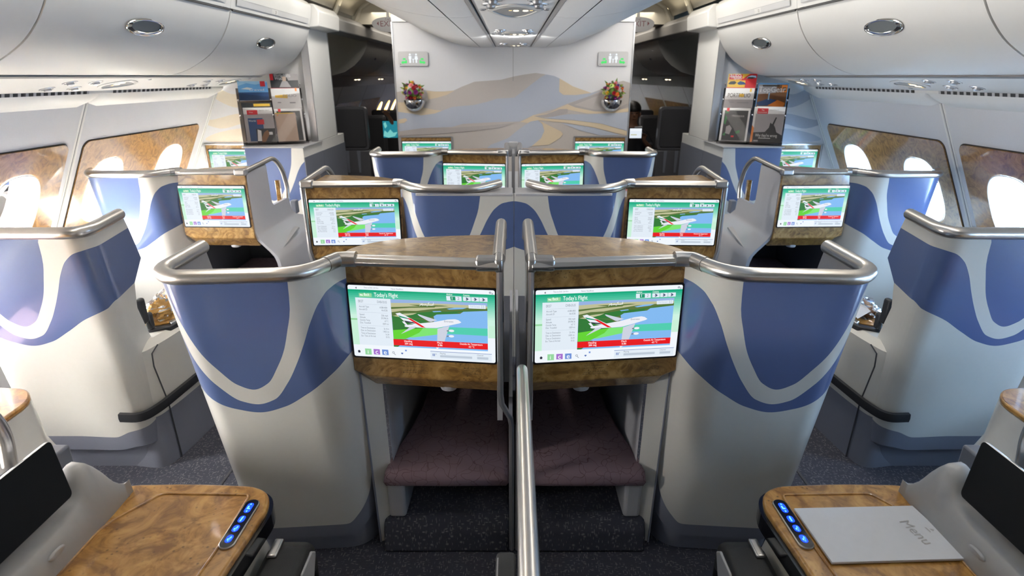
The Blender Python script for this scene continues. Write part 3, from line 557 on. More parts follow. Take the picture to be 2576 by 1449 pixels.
# ---------------------------------------------------------------- passenger service panels over the window seats
def plane_of(s):          # service panel plane on side s: u along y, w from inboard edge to outboard edge
    A = V((s * 2.0, 0, 1.698)); B = V((s * 2.31, 0, 1.624)); return A, (B - A).normalized()
for s in (-1, 1):
    A, D = plane_of(s)
    mb = MB()
    mb.prism([(s * 1.99, 1.6995), (s * 2.31, 1.624), (s * 2.315, 1.609), (s * 2.36, 1.60), (s * 2.40, 1.70), (s * 1.99, 1.7008)], 'y', Y_BACK, 4.85, 'bin_cream')
    mb.prism([(s * 1.99, 1.6985), (s * 2.01, 1.6945), (s * 2.01, 1.69), (s * 1.985, 1.697)], 'y', Y_BACK, 4.85, 'groove')
    structure('trim_%d' % (8 if s < 0 else 9), mb)
    # moulded ledge under the vent, one length per sidewall panel
    mb = MB()
    for y0, y1 in ((3.42, 4.86), (1.965, 3.40), (0.51, 1.945), (Y_BACK, 0.49)):
        rings = []
        ys = [y0, y0 + 0.02, y0 + 0.07, y1 - 0.07, y1 - 0.02, y1]
        for y, k in zip(ys, (0.25, 0.75, 1.0, 1.0, 0.75, 0.25)):
            rings.append([V((s * 2.318, y, 1.611)), V((s * (2.318 + 0.02 * k), y, 1.611 - 0.030 * k)), V((s * (2.36 + 0.02 * k), y, 1.60 - 0.045 * k)), V((s * (2.405 + 0.015 * k), y, 1.590 - 0.052 * k)), V((s * 2.425, y, 1.56)), V((s * 2.44, y, 1.62)), V((s * 2.34, y, 1.63))])
        mb.loft(rings, 'bin_cream')
    structure('trim_%d' % (10 if s < 0 else 11), mb, sharp=60)
    # air grilles: one per sidewall panel
    for y0, y1, wh in ((3.50, 4.66, 'nearest the magazine closet'), (2.05, 3.30, 'second from the magazine closet'), (0.60, 1.85, 'third from the magazine closet')):
        t = Thing('air_grille', 'long slotted air grille above the %s windows, %s' % (side_names[s], wh), 'air vent', (s * 2.312, (y0 + y1) / 2, 1.617), 'slotted air grilles above the windows')
        g = MB()
        O = V((s * 2.3095, 0, 1.6245)); D2 = V((s * 0.005, 0, -0.0155))
        n = int((y1 - y0) / 0.046)
        for i in range(n):
            ya = y0 + (y1 - y0) * i / n; yb = ya + (y1 - y0) / n * 0.62
            g.add([O + YA * ya, O + YA * yb, O + YA * yb + D2, O + YA * ya + D2], [(0, 1, 2, 3)], 'gap_dark')
            g.add([O + YA * yb, O + YA * (ya + (y1 - y0) / n), O + YA * (ya + (y1 - y0) / n) + D2, O + YA * yb + D2], [(0, 1, 2, 3)], 'latch_grey')
        off = V((-s * 0.0015, 0, -0.0006))
        g.v = [tuple(V(q) + off) for q in g.v]
        t.part('slats', g)
def service_unit(label, O, X, Y, lens_w, lens_h, nozzles, group):
    """reading light unit: lens-shaped grey cover with lit pictograms, bezel, air nozzles. X across, Y towards the cabin front, N down."""
    N = X.cross(Y).normalized()
    t = Thing('reading_light_unit', label, 'reading light', tuple(O), group)
    def lens(kx, ky, n=24, skew=0.35):
        pts = []
        for k in range(n): 
            q = -1 + 2 * k / n; pts.append((kx * q, ky * (1 - q * q) * (1 + skew) / 2))
        for k in range(n):
            q = 1 - 2 * k / n; pts.append((kx * q, -ky * (1 - q * q) * (1 - skew) / 2 * 1.2))
        return pts
    b = MB(); o1 = lens(lens_w, lens_h); i1 = lens(lens_w * 0.80, lens_h * 0.80)
    b.loft([[O + X * q[0] + Y * q[1] + N * h for q in o] for o, h in ((o1, 0.0005), (o1, 0.004), (i1, 0.007), (i1, 0.002))], 'bin_cream', cap=False)
    t.part('bezel', b, recalc=False)
    c = MB(); c.flat(O, X, Y, i1, 'lens_grey', 0.004); co = t.part('lens_cover', c, recalc=False)
    d = MB()
    for sx_ in (-1, 1):
        cx = -lens_w * 0.22 + sx_ * lens_w * 0.17
        d.flat(O + X * cx + Y * lens_h * 0.02, X, Y, [(-0.008, -0.022), (0.008, -0.022), (0.012, 0.002), (0.006, 0.022), (-0.006, 0.022), (-0.012, 0.002)], 'em_lamp', 0.0048)
        d.flat(O + X * (cx + sx_ * 0.022), X, Y, [(-0.006, -0.008), (0.006, -0.008), (0.006, 0.008), (-0.006, 0.008)], 'em_lampdim', 0.0047)
    t.part('lit_signs', d, parent=co, recalc=False)
    for (nx, ny, big) in nozzles:
        m = MB(); P = O + X * nx + Y * ny
        r = 0.034 if big else 0.012
        m.loft([[P + X * (r * k * math.cos(a)) + Y * (r * k * math.sin(a)) + N * h for a in [2 * PI * j / 20 for j in range(20)]] for k, h in (((1.0, 0.0), (0.98, 0.003), (0.80, 0.004), (0.74, 0.001), (0.50, 0.001), (0.46, 0.012), (0.2, 0.016)) if big else ((1, 0), (.98, .003), (.6, .006)))], 'trim_silver')
        t.part('air_nozzle' if big else 'button', m, recalc=False)
CN = [(-0.085, -0.17, True), (0.085, -0.17, True), (-0.075, -0.29, True), (0.075, -0.29, True), (-0.122, -0.01, False), (0.122, -0.01, False)]
for y, w_ in ((2.456, 'nearest of the ceiling row'), (3.80, 'middle of the ceiling row'), (5.17, 'last of the ceiling row, beside the mural bulkhead')):
    service_unit('lens-shaped reading light unit in the ceiling, ' + w_, V((0, y - .02, 1.940)), -XA, YA, 0.108, 0.46, CN, 'reading light units in the ceiling channel')
for s in (-1, 1):
    A, D = plane_of(s)
    for y, w_ in ((3.30, 'nearer to the camera'), (4.62, 'beside the magazine closet')):
        X = D * s * 1.0
        Xv = D if s > 0 else D
        Yv = YA
        N = Xv.cross(Yv)
        if N.z > 0: Xv = -Xv
        O = A + D * 0.165 + YA * y
        nz = [(0.07, -0.22, True), (-0.05, -0.22, True), (0.07, -0.40, True), (-0.05, -0.40, True), (-0.10, 0.16, False)]
        service_unit('lens-shaped reading light unit above the %s windows, %s' % (side_names[s], w_), O, Xv, Yv, 0.095, 0.26, nz, 'reading light units above the windows')
# ---------------------------------------------------------------- mural bulkhead
bk = MB(); bk.box(-1.05, 1.05, Y_BULK, Y_BULK + 0.05, 0.0, 2.135, 'bulk_grey')
for s in (-1, 1):
    bk.box(min(s * 1.047, s * 1.058), max(s * 1.047, s * 1.058), Y_BULK - 0.008, Y_BULK + 0.058, 0.0, 2.138, 'trim_silver')
    bk.prism([(s * 1.05, 2.14), (s * 1.055, 2.19), (s * 1.02, 2.225), (s * 0.95, 2.225), (s * 0.85, 2.14)], 'y', Y_BULK - 0.01, Y_BULK + 0.05, 'ceiling_white')
bk.box(-0.0015, 0.0015, Y_BULK - 0.0012, Y_BULK + 0.001, 1.66, 1.94, 'groove')
OB = V((0, Y_BULK, 0)); 
for i, (k, pts) in enumerate(MURAL):
    bk.flat(OB, XA, ZA, [(max(-1.046, min(1.046, x)), z) for x, z in pts], 'bulk_' + k, 0.0006 + 0.0004 * i)
structure('wall_front', bk, recalc=False)
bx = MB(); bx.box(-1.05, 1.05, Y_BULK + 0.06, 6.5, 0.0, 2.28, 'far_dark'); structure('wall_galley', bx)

def toilet_sign(cx, cz, label):
    t = Thing('lavatory_sign', label, 'sign', (cx, Y_BULK, cz), 'lavatory signs on the bulkhead')
    O = V((cx, Y_BULK, cz)); 
    b = MB(); vs, fs = slab2d([rrect(0.262, 0.118, 0.016)], 0.010)
    b.add([O + XA * q[0] + ZA * q[1] + V((0, -0.012 + q[2] * 0.9, 0)) for q in vs], fs, 'psu_grey'); t.part('plate', b, bevel=0.003)
    N0 = 0.0225
    d = MB()
    for sx_, fem in ((-1, False), (1, True)):
        c = sx_ * 0.027
        d.disc(O + XA * c + ZA * 0.034, XA, ZA, 0.0085, 'em_white', N0)
        body = [(-0.012, 0.022), (0.012, 0.022), (0.012, -0.004), (0.008, -0.004), (0.008, -0.034), (-0.008, -0.034), (-0.008, -0.004), (-0.012, -0.004)] if not fem else [(-0.010, 0.022), (0.010, 0.022), (0.016, -0.006), (0.007, -0.006), (0.007, -0.034), (-0.007, -0.034), (-0.007, -0.006), (-0.016, -0.006)]
        d.flat(O + XA * c, XA, ZA, body, 'em_white', N0)
    d.flat(O, XA, ZA, [(-0.009, 0.0), (0.009, 0.0), (0.004, -0.012), (0.004, -0.034), (-0.004, -0.034), (-0.004, -0.012)], 'em_white', N0)
    for a in ((-0.010, 0.010, 0.036, 0.039), (-0.010, 0.010, 0.010, 0.013), (-0.010, -0.007, 0.010, 0.039), (0.007, 0.010, 0.010, 0.039)):
        d.flat(O, XA, ZA, [(a[0], a[2]), (a[1], a[2]), (a[1], a[3]), (a[0], a[3])], 'em_grey', N0)
    t.part('figures', d, recalc=False)
    for sx_ in (-1, 1):
        g = MB()
        g.flat(O + XA * sx_ * 0.078, XA, ZA, [(sx_ * q[0], q[1]) for q in [(0.030, -0.031), (0.012, -0.046), (0.012, -0.037), (-0.022, -0.037), (-0.022, -0.014), (-0.012, -0.008), (-0.010, -0.020), (0.012, -0.022), (0.012, -0.016)]], 'em_icon_green', N0)
        g.flat(O + XA * sx_ * 0.078, XA, ZA, [(sx_ * q[0], q[1]) for q in [(-0.012, 0.004), (0.012, 0.004), (0.014, -0.008), (-0.010, -0.008)]], 'em_icon_green', N0)
        t.part('arrow', g, recalc=False)
    k = MB(); k.disc(O + XA * -0.112 + ZA * -0.045, XA, ZA, 0.0028, 'bezel_black', N0); t.part('sensor', k, recalc=False)
toilet_sign(-0.878, 1.843, 'grey plate with lit toilet pictograms and green arrows, on the left of the mural')
toilet_sign(0.878, 1.843, 'grey plate with lit toilet pictograms and green arrows, on the right of the mural')

def exit_sign(s):
    t = Thing('exit_sign', 'oval exit sign with red lettering, half behind the %s bulkhead edge' % side_names[s], 'sign', (s * 1.13, 5.7, 2.14))
    O = V((s * 1.13, 5.70, 2.145)); b = MB()
    vs, fs = slab2d([[(0.145 * math.cos(2 * PI * k / 40), 0.072 * (math.sin(2 * PI * k / 40) if math.sin(2 * PI * k / 40) < 0 else 0.75 * math.sin(2 * PI * k / 40))) for k in range(40)]], 0.012)
    b.add([O + XA * q[0] + ZA * q[1] + YA * q[2] for q in vs], fs, 'sign_grey'); t.part('plate', b, bevel=0.003)
    b = MB(); b.text(O + V((0, -0.013, -0.024)), XA, ZA, 'EXIT', 0.066, 'em_redsign', 0.001, align=0.5, width=0.135)
    for q in (-1, 1): b.flat(O + V((q * 0.082, -0.014, 0.0)), XA, ZA, [(0, 0.018), (q * 0.018, 0), (0, -0.018)], 'em_redsign', 0.001)
    b.text(O + V((0, -0.013, 0.032)), XA, ZA, 'خروج', 0.022, 'em_redsign', 0.001, align=0.5)
    t.part('lettering', b, recalc=False)
    b = MB(); b.box(O.x - 0.01, O.x + 0.01, 5.69, 5.71, 2.19, 2.40, 'far_bin'); t.part('hanger', b)
for s in (-1, 1): exit_sign(s)
# ---------------------------------------------------------------- flight-information display (shared mesh, 1 x 1 unit scaled on build)
DW, DH = 0.462, 0.250
def display_mesh():
    mb = MB(); O = V((0, 0, 0)); lay = [0]
    def P(pts): return [(u * DW, v * DH) for u, v in pts]
    def put(pts, mat, raw=False):
        lay[0] += 1; mb.flat(O, XA, ZA, pts if raw else P(pts), mat, 0.00006 * lay[0])
    def rect(u0, v0, u1, v1, mat): put([(u0, v0), (u1, v0), (u1, v1), (u0, v1)], mat)
    def txt(u, v, body, size, mat, width=None, align=0):
        lay[0] += 1; mb.text(O + XA * (u * DW) + ZA * (v * DH), XA, ZA, body, size, mat, 0.00006 * lay[0], align=align, width=(width * DW if width else None))
    put(rrect(DW, DH, 0.006, cx=DW / 2, cy=DH / 2), 'em_white', raw=True)
    n = 16
    for i in range(n):
        v1 = 0.942 - (0.942 - 0.52) * i / n; v0 = 0.942 - (0.942 - 0.52) * (i + 1) / n
        mb.flat(O, XA, ZA, P([(0.0, v0), (1.0, v0), (1.0, v1), (0.0, v1)]), GR[i], 0.0002)
    lay[0] = 5
    rect(0.0, 0.17, 0.047, 0.52, 'em_pale'); rect(0.952, 0.35, 1.0, 0.52, 'em_pale')
    rect(0.0, 0.52, 0.047, 0.545, 'em_icongreen2')
    D = DISP
    put(D['panel'], 'em_panel'); put([(0.291, 0.168), (0.949, 0.168), (0.949, 0.828), (0.291, 0.828)], 'em_sky')
    for k, mt in (('land1', 'em_land1'), ('streak1', 'em_land3'), ('streak2', 'em_land3'), ('land2', 'em_land3'), ('land3', 'em_land2'), ('lake', 'em_sea'), ('lake2', 'em_sea')): put(D[k], mt)
    put([(0.293, 0.40), (0.293, 0.50), (0.36, 0.56), (0.45, 0.58), (0.52, 0.56), (0.55, 0.52), (0.50, 0.45)], 'em_land2')
    put([(0.30, 0.60), (0.38, 0.64), (0.47, 0.655), (0.44, 0.63), (0.34, 0.59)], 'em_land1')
    put([(0.62, 0.68), (0.75, 0.705), (0.90, 0.735), (0.945, 0.74), (0.85, 0.715), (0.72, 0.685)], 'em_land2')
    put([(0.5828, 0.6156), (0.6045, 0.6454), (0.7657, 0.6698), (0.7872, 0.6996), (0.949, 0.7243), (0.949, 0.268), (0.613, 0.2782), (0.3872, 0.2832), (0.4141, 0.3135), (0.5997, 0.4554)], 'em_sea')
    put([(0.6, 0.478), (0.949, 0.483), (0.949, 0.381), (0.6, 0.386)], 'em_band')
    put(D['green1'], 'em_green1'); put(D['green2'], 'em_green2')
    put([(0.291, 0.277), (0.40, 0.283), (0.375, 0.262), (0.291, 0.262)], 'em_land2')
    for k, mt in (('wing2', 'em_planeshade'), ('stab2', 'em_plane'), ('fin', 'em_plane'), ('fus', 'em_plane'), ('fgreen', 'em_teal'), ('fblack', 'em_dark'), ('fred', 'em_red'), ('stab', 'em_planeshade'), ('wing', 'em_planeshade')): put(D[k], mt)
    for (u, v) in ((0.702, 0.431), (0.700, 0.355)):
        put([(u + 0.019 * math.cos(a), v + 0.017 * math.sin(a)) for a in [2 * PI * k / 14 for k in range(14)]], 'em_plane')
        put([(u - 0.019, v - 0.012), (u - 0.019, v + 0.012), (u - 0.033, v + 0.003), (u - 0.033, v - 0.012)], 'em_text')
    txt(0.655, 0.548, 'Emirates', 0.0085, 'em_text', width=0.062)
    rect(0.2915, 0.190, 0.949, 0.276, 'em_red')
    rect(0.2915, 0.168, 0.949, 0.190, 'em_sea'); put([(0.2915, 0.19), (0.335, 0.19), (0.32, 0.168), (0.2915, 0.168)], 'em_land2'); put(D['tip'], 'em_plane')
    W = 'em_wtext'
    txt(0.368, 0.243, 'Heading', 0.0095, W, 0.056); txt(0.370, 0.208, '284 deg', 0.0095, W, 0.056)
    txt(0.600, 0.243, 'Mach', 0.0095, W, 0.036); txt(0.603, 0.208, '0.86', 0.0095, W, 0.032)
    txt(0.757, 0.243, 'Outside Air Temperature', 0.0095, W, 0.156); txt(0.815, 0.208, '-63 °C', 0.0095, W, 0.042)
    txt(0.115, 0.966, 'Time to DUS  2h 41m', 0.0072, 'em_text', 0.10); txt(0.303, 0.962, 'News Headlines', 0.0072, 'em_text', 0.083)
    put([(0.05, 0.9685), (0.058, 0.9700), (0.062, 0.980), (0.065, 0.980), (0.064, 0.970), (0.072, 0.969), (0.064, 0.967), (0.065, 0.957), (0.062, 0.957), (0.058, 0.967)], 'em_dark')
    for (u, v, r_) in ((0.970, 0.972, 0.013), (0.984, 0.960, 0.009)):
        put([(u + r_ * .55 * math.cos(a), v + r_ * math.sin(a)) for a in [2 * PI * k / 12 for k in range(12)]], 'em_navy'); put([(u + r_ * .3 * math.cos(a), v + r_ * .55 * math.sin(a)) for a in [2 * PI * k / 10 for k in range(10)]], 'em_white')
    put(D['back'], 'em_icongreen2'); txt(0.112, 0.866, 'Back', 0.0135, W, 0.038); put([(0.083, 0.876), (0.090, 0.888), (0.090, 0.880), (0.103, 0.878), (0.103, 0.863), (0.090, 0.872), (0.090, 0.864)], W)
    txt(0.1817, 0.858, "Today's Flight", 0.0200, W, 0.165)
    txt(0.678, 0.917, 'Airshow', 0.0085, W, 0.040); txt(0.7905, 0.914, 'Cameras', 0.0085, W, 0.042)
    put(D['as'], 'em_panel'); put(D['as1'], 'em_teal'); txt(0.714, 0.862, '1', 0.013, W); txt(0.752, 0.862, '2', 0.013, 'em_text')
    for k in ('cam1', 'cam2', 'cam3'):
        put(D[k], 'em_panel'); u0 = D[k][0][0]; c = u0 + 0.026
        put([(c - 0.018, 0.874), (c - 0.002, 0.876), (c - 0.008, 0.896), (c + 0.001, 0.896), (c + 0.011, 0.878), (c + 0.019, 0.877), (c + 0.011, 0.874), (c + 0.001, 0.858), (c - 0.008, 0.858), (c - 0.002, 0.872)], 'em_navy')
    put(D['fs'], 'em_panel'); txt(0.838, 0.770, 'Full Screen', 0.009, 'em_grey', 0.062)
    for du, dv in ((0, 0), (0.012, 0), (0, 0.022), (0.012, 0.022)): rect(0.912 + du, 0.766 + dv, 0.916 + du, 0.773 + dv, 'em_navy')
    txt(0.490, 0.770, 'ﺮﻬﺴﻴﻜﺳا', 0.015, W, 0.10)
    T = 'em_text'
    txt(0.0697, 0.775, 'EK57', 0.0125, T, 0.034); txt(0.2013, 0.775, 'DXB-DUS', 0.0115, T, 0.066)
    L = ['Aircraft Type', 'Aircraft ID', 'Speed', 'Altitude', 'Outside Temp', 'Dist. Travelled', 'Time to Destination', 'Dist. to Destination', 'Time at Destination', 'Est. Time of Arrival']
    Rr = ['A380-800', 'A6-EOB', '556 mph', '39,996 ft', '-63° C', '1859 mi', '2h 41m', '1405 mi', '16:34', '19:15']
    Ws = [.070, .056, .033, .040, .070, .074, .102, .102, .102, .100]; Wr = [.054, .042, .046, .048, .028, .040, .036, .040, .024, .024]
    for i in range(10):
        a = D['t_rows_l'][i]; b = D['t_rows_r'][i]
        txt(a[0], a[1] - 0.008, L[i], 0.0088, T, Ws[i]); txt(b[0] - Wr[i], b[1] - 0.008, Rr[i], 0.0088, T, Wr[i])
    for v in (0.752, 0.641, 0.458): rect(0.070, v, 0.268, v + 0.003, 'em_grey')
    put([(0.030, 0.085), (0.042, 0.105), (0.054, 0.085), (0.050, 0.085), (0.050, 0.065), (0.034, 0.065), (0.034, 0.085)], 'em_dark')
    put(D['ic_i'], 'em_icongreen2'); put(D['ic_c'], 'em_purple'); put(D['ic_e'], 'em_blue')
    txt(0.106, 0.056, 'i', 0.020, W, align=0.5); txt(0.169, 0.058, 'c', 0.024, W, align=0.5); txt(0.2295, 0.058, 'e', 0.024, W, align=0.5)
    put([(0.288 + 0.008 * math.cos(a), 0.092 + 0.015 * math.sin(a)) for a in [2 * PI * k / 14 for k in range(14)]], 'em_navy'); put([(0.288 + 0.0055 * math.cos(a), 0.092 + 0.0105 * math.sin(a)) for a in [2 * PI * k / 14 for k in range(14)]], 'em_white')
    put([(0.293, 0.080), (0.304, 0.060), (0.302, 0.056), (0.291, 0.076)], 'em_navy')
    put([(0.342, 0.092), (0.350, 0.096), (0.358, 0.092), (0.357, 0.082), (0.350, 0.070), (0.343, 0.082)], 'em_line'); rect(0.372, 0.118, 0.384, 0.140, 'em_blue')
    rect(0.5507, 0.134, 0.977, 0.140, 'em_line'); rect(0.551, 0.030, 0.976, 0.133, 'em_panel')
    rect(0.566, 0.070, 0.571, 0.105, 'em_line'); rect(0.576, 0.070, 0.581, 0.105, 'em_line'); put([(0.587, 0.095), (0.593, 0.101), (0.587, 0.107)], 'em_navy')
    txt(0.618, 0.104, 'Playing', 0.0075, T, 0.038); rect(0.618, 0.058, 0.841, 0.090, 'em_grey'); txt(0.876, 0.104, 'Channel', 0.0075, T, 0.042); rect(0.876, 0.057, 0.953, 0.090, 'em_grey')
    o = mb.build('display', recalc=False); me = o.data; bpy.data.objects.remove(o); return me
DISPLAY = display_mesh()
def add_monitor(thing, parent, bl, xd, w=None):
    """black-rimmed monitor: bl = bottom-left corner of the picture, xd = unit vector to the right (horizontal)"""
    N = xd.cross(ZA).normalized()      # towards the viewer
    w = w or DW; kx = w / DW
    m = MB(); O = V(bl)
    vs, fs = slab2d([rrect(w + 0.012, DH + 0.012, 0.008, cx=w / 2, cy=DH / 2)], 0.006)
    m.add([O + xd * q[0] + ZA * q[1] + N * (q[2] - 0.002) for q in vs], fs, 'bezel_black')
    mo = thing.part('monitor', m, parent=parent)
    d = bpy.data.objects.new('display', DISPLAY); COL.objects.link(d); d.parent = mo
    M = Matrix(((xd.x * kx, -N.x, 0, 0), (xd.y * kx, -N.y, 0, 0), (0, 0, 1, 0), (0, 0, 0, 1)))
    M.translation = O + N * 0.0045 - V(thing.loc)
    d.matrix_local = M
    return mo

# ---------------------------------------------------------------- shells with the printed wave
IN_X = [0, .047, .09, .122, .15, .172, .184, .19, .20]; IN_Z = [.775, .797, .857, .915, .99, 1.06, 1.15, 1.25, 1.6]
MID_X = [0, .052, .11, .153, .185, .217, .255, .30, .36, .9]; MID_Z = [.717, .733, .80, .872, .935, 1.003, 1.06, 1.092, 1.102, 1.102]
LOW_X = [0, .078, .162, .244, .329, .40, .9]; LOW_Z = [.684, .703, .752, .805, .840, .862, .862]
class Shell:
    def __init__(s, pts, rad, lean, dx, zt=1.152, trough=0.41, side=-1, t0=None, t1=None, skirt=None, lowk=0.0):
        s.p = fillet([(a, b) for a, b in pts], rad); s.L = [0.0]
        for i in range(1, len(s.p)): s.L.append(s.L[-1] + (s.p[i] - s.p[i - 1]).length)
        s.lean, s.dx, s.zt, s.tr, s.side = lean, dx, zt, trough, side
        s.t0 = t0; s.t1 = t1; s.skirt = skirt or (lambda t: 0.147); s.lowk = lowk
    def at(s, t):
        L = s.L
        if t <= 0: d = (s.p[1] - s.p[0]).normalized(); return s.p[0] + d * t, d
        if t >= L[-1]: d = (s.p[-1] - s.p[-2]).normalized(); return s.p[-1] + d * (t - L[-1]), d
        for i in range(1, len(L)):
            if t <= L[i]:
                k = (t - L[i - 1]) / (L[i] - L[i - 1]); a = s.p[i - 1]; b = s.p[i]
                d0 = (s.p[i] - s.p[i - 1]).normalized(); return a + (b - a) * k, d0
    def P(s, t, z, inset=0.0):
        if s.t0: 
            a = s.t0(z)
            if t < 0.32: t = a + (t / 0.32) * (0.32 - a)
        if s.t1:
            b = s.t1(z); e = s.L[-1]; 
            if t > e - 0.2: t = e - 0.2 + (t - e + 0.2) / 0.2 * (b - (e - 0.2))
        q, d = s.at(t); k = 1 - z / 1.17
        n = V((-d.y, d.x)) * (1 if s.turn() > 0 else -1)
        return V((-(q.x + s.dx * k + n.x * inset) * s.side, q.y + s.lean * k + n.y * inset, z))
    def turn(s): return 1 if s.inward_sign > 0 else -1
    inward_sign = -1
    def mesh(s, n=130, th=0.022):
        s.inward_sign = 1
        # choose the sign so that the inset goes away from the camera
        a = s.P(s.tr, 0.5, 0.02); b = s.P(s.tr, 0.5, 0.0)
        if a.y < b.y: s.inward_sign = -1
        mb = MB(); E = s.L[-1]; ts = [E * i / n for i in range(n + 1)]; nc = {}
        sgn = -1
        def NRM(t, z):
            k = (round(t, 4), round(z, 3))
            if k not in nc:
                a, b = max(0.0, t - .007), min(E, t + .007)
                d1 = s.P(b, z) - s.P(a, z); d2 = s.P(t, z + .01) - s.P(t, z - .01)
                q = d1.cross(d2).normalized()
                o_ = s.P(t, z) - s.P(t, z, .02)
                nc[k] = q if q.dot(o_) > 0 else -q
            return nc[k]
        cols = []
        for t in ts:
            d = abs(t - s.tr); top = s.zt
            zi = cinterp(d, IN_X, IN_Z); zm = cinterp(d, MID_X, MID_Z); zl = cinterp(d, LOW_X, LOW_Z) + s.lowk * max(0, d - .2)
            z = [0.0, s.skirt(t), zl, max(zm, zl), max(zi, zm), top]
            cols.append([min(q, top) for q in z])
        mats = ['skirt_grey', 'shell_cream', 'shell_blue', 'shell_cream', 'shell_blue']
        for i in range(n):
            for b in range(5):
                A0, A1 = cols[i][b], cols[i][b + 1]; B0, B1 = cols[i + 1][b], cols[i + 1][b + 1]
                if A1 - A0 < 1e-5 and B1 - B0 < 1e-5: continue
                m = 6 if b == 1 else (3 if (A1 - A0) > 0.1 else 1)
                if b == 0: m = 3
                for j in range(m):
                    f0, f1 = j / m, (j + 1) / m
                    if b == 0:
                        f0, f1 = ((0, .50), (.50, .60), (.60, 1.0))[j]
                        i0, i1 = ((.020, .020), (.020, 0), (0, 0))[j]
                        pts = [s.P(ts[i], A1 * f0, i0), s.P(ts[i + 1], B1 * f0, i0), s.P(ts[i + 1], B1 * f1, i1), s.P(ts[i], A1 * f1, i1)]
                        fl_ = (pts[1] - pts[0]).cross(pts[2] - pts[0]).dot(NRM(ts[i], .1)) < 0
                        mb.add(pts, [(3, 2, 1, 0) if fl_ else (0, 1, 2, 3)], 'skirt_grey')
                        tilt = ZA * (-.8 if j == 1 else 0)
                        mb.n += [(NRM(ts[i], .1) + tilt).normalized(), (NRM(ts[i + 1], .1) + tilt).normalized()] * 1 + [(NRM(ts[i + 1], .1) + tilt).normalized(), (NRM(ts[i], .1) + tilt).normalized()]
                        continue
                    pts = [s.P(ts[i], A0 + (A1 - A0) * f0), s.P(ts[i + 1], B0 + (B1 - B0) * f0), s.P(ts[i + 1], B0 + (B1 - B0) * f1), s.P(ts[i], A0 + (A1 - A0) * f1)]
                    fl_ = (pts[1] - pts[0]).cross(pts[3] - pts[0]).dot(NRM(ts[i], A0)) < 0 or (pts[2] - pts[1]).cross(pts[3] - pts[1]).dot(NRM(ts[i], A0)) < 0
                    mb.add(pts, [(3, 2, 1, 0) if fl_ else (0, 1, 2, 3)], mats[b])
                    za, zb = A0 + (A1 - A0) * f0, B0 + (B1 - B0) * f0; zc, zd = B0 + (B1 - B0) * f1, A0 + (A1 - A0) * f1
                    mb.n += [NRM(ts[i], za), NRM(ts[i + 1], zb), NRM(ts[i + 1], zc), NRM(ts[i], zd)]
        m_ = 40; zs = [s.zt * k / 12 for k in range(13)]
        tt = [E * i / m_ for i in range(m_ + 1)]
        mb.grid([[s.P(t, z, th) for z in zs] for t in tt], 'inner_grey'); mb.n += [-NRM(t, z) for t in tt for z in zs]
        mb.grid([[s.P(t, s.zt), s.P(t, s.zt, th)] for t in tt], 'inner_grey'); mb.n += [ZA.copy() for t in tt for _ in (0, 1)]
        for t in (0.0, E):
            mb.grid([[s.P(t, z), s.P(t, z, th)] for z in zs], 'inner_grey')
            e_ = (s.P(0.0, .5) - s.P(0.02, .5)).normalized() if t == 0 else (s.P(E, .5) - s.P(E - .02, .5)).normalized()
            mb.n += [e_ for z in zs for _ in (0, 1)]
        for k_, f in enumerate(mb.f):        # wind every face to agree with its shading normal
            p = [V(mb.v[i]) for i in f]; g = (p[2] - p[0]).cross(p[3] - p[1])
            if g.dot(mb.n[f[0]] + mb.n[f[2]]) < 0: mb.f[k_] = f[::-1]
        return mb
    def rail_path(s, t0, t1, z=1.168, n=40, inset=0.010):
        return [s.P(t0 + (t1 - t0) * i / n, z, inset) for i in range(n + 1)]
def A_shell(dy=0.0, side=-1):
    def sk(t): return cinterp(t, [0.045, .11, .175, .22, .275, .9], [.40, .258, .181, .147, .147, .15])
    def t1(z): return 0.875 + 0.10 * (1 - z / 1.17)
    return Shell([(-.532, 1.71 + dy), (-.605, 1.545 + dy), (-.98, 1.515 + dy), (-1.045, 1.58 + dy), (-1.05, 1.82 + dy)], [.10, .06, .05], .17, .05, trough=.398, side=side, skirt=sk, t1=t1)
def mirror_x(side): return lambda x: -x * side        # left values in, mirrored when side = +1

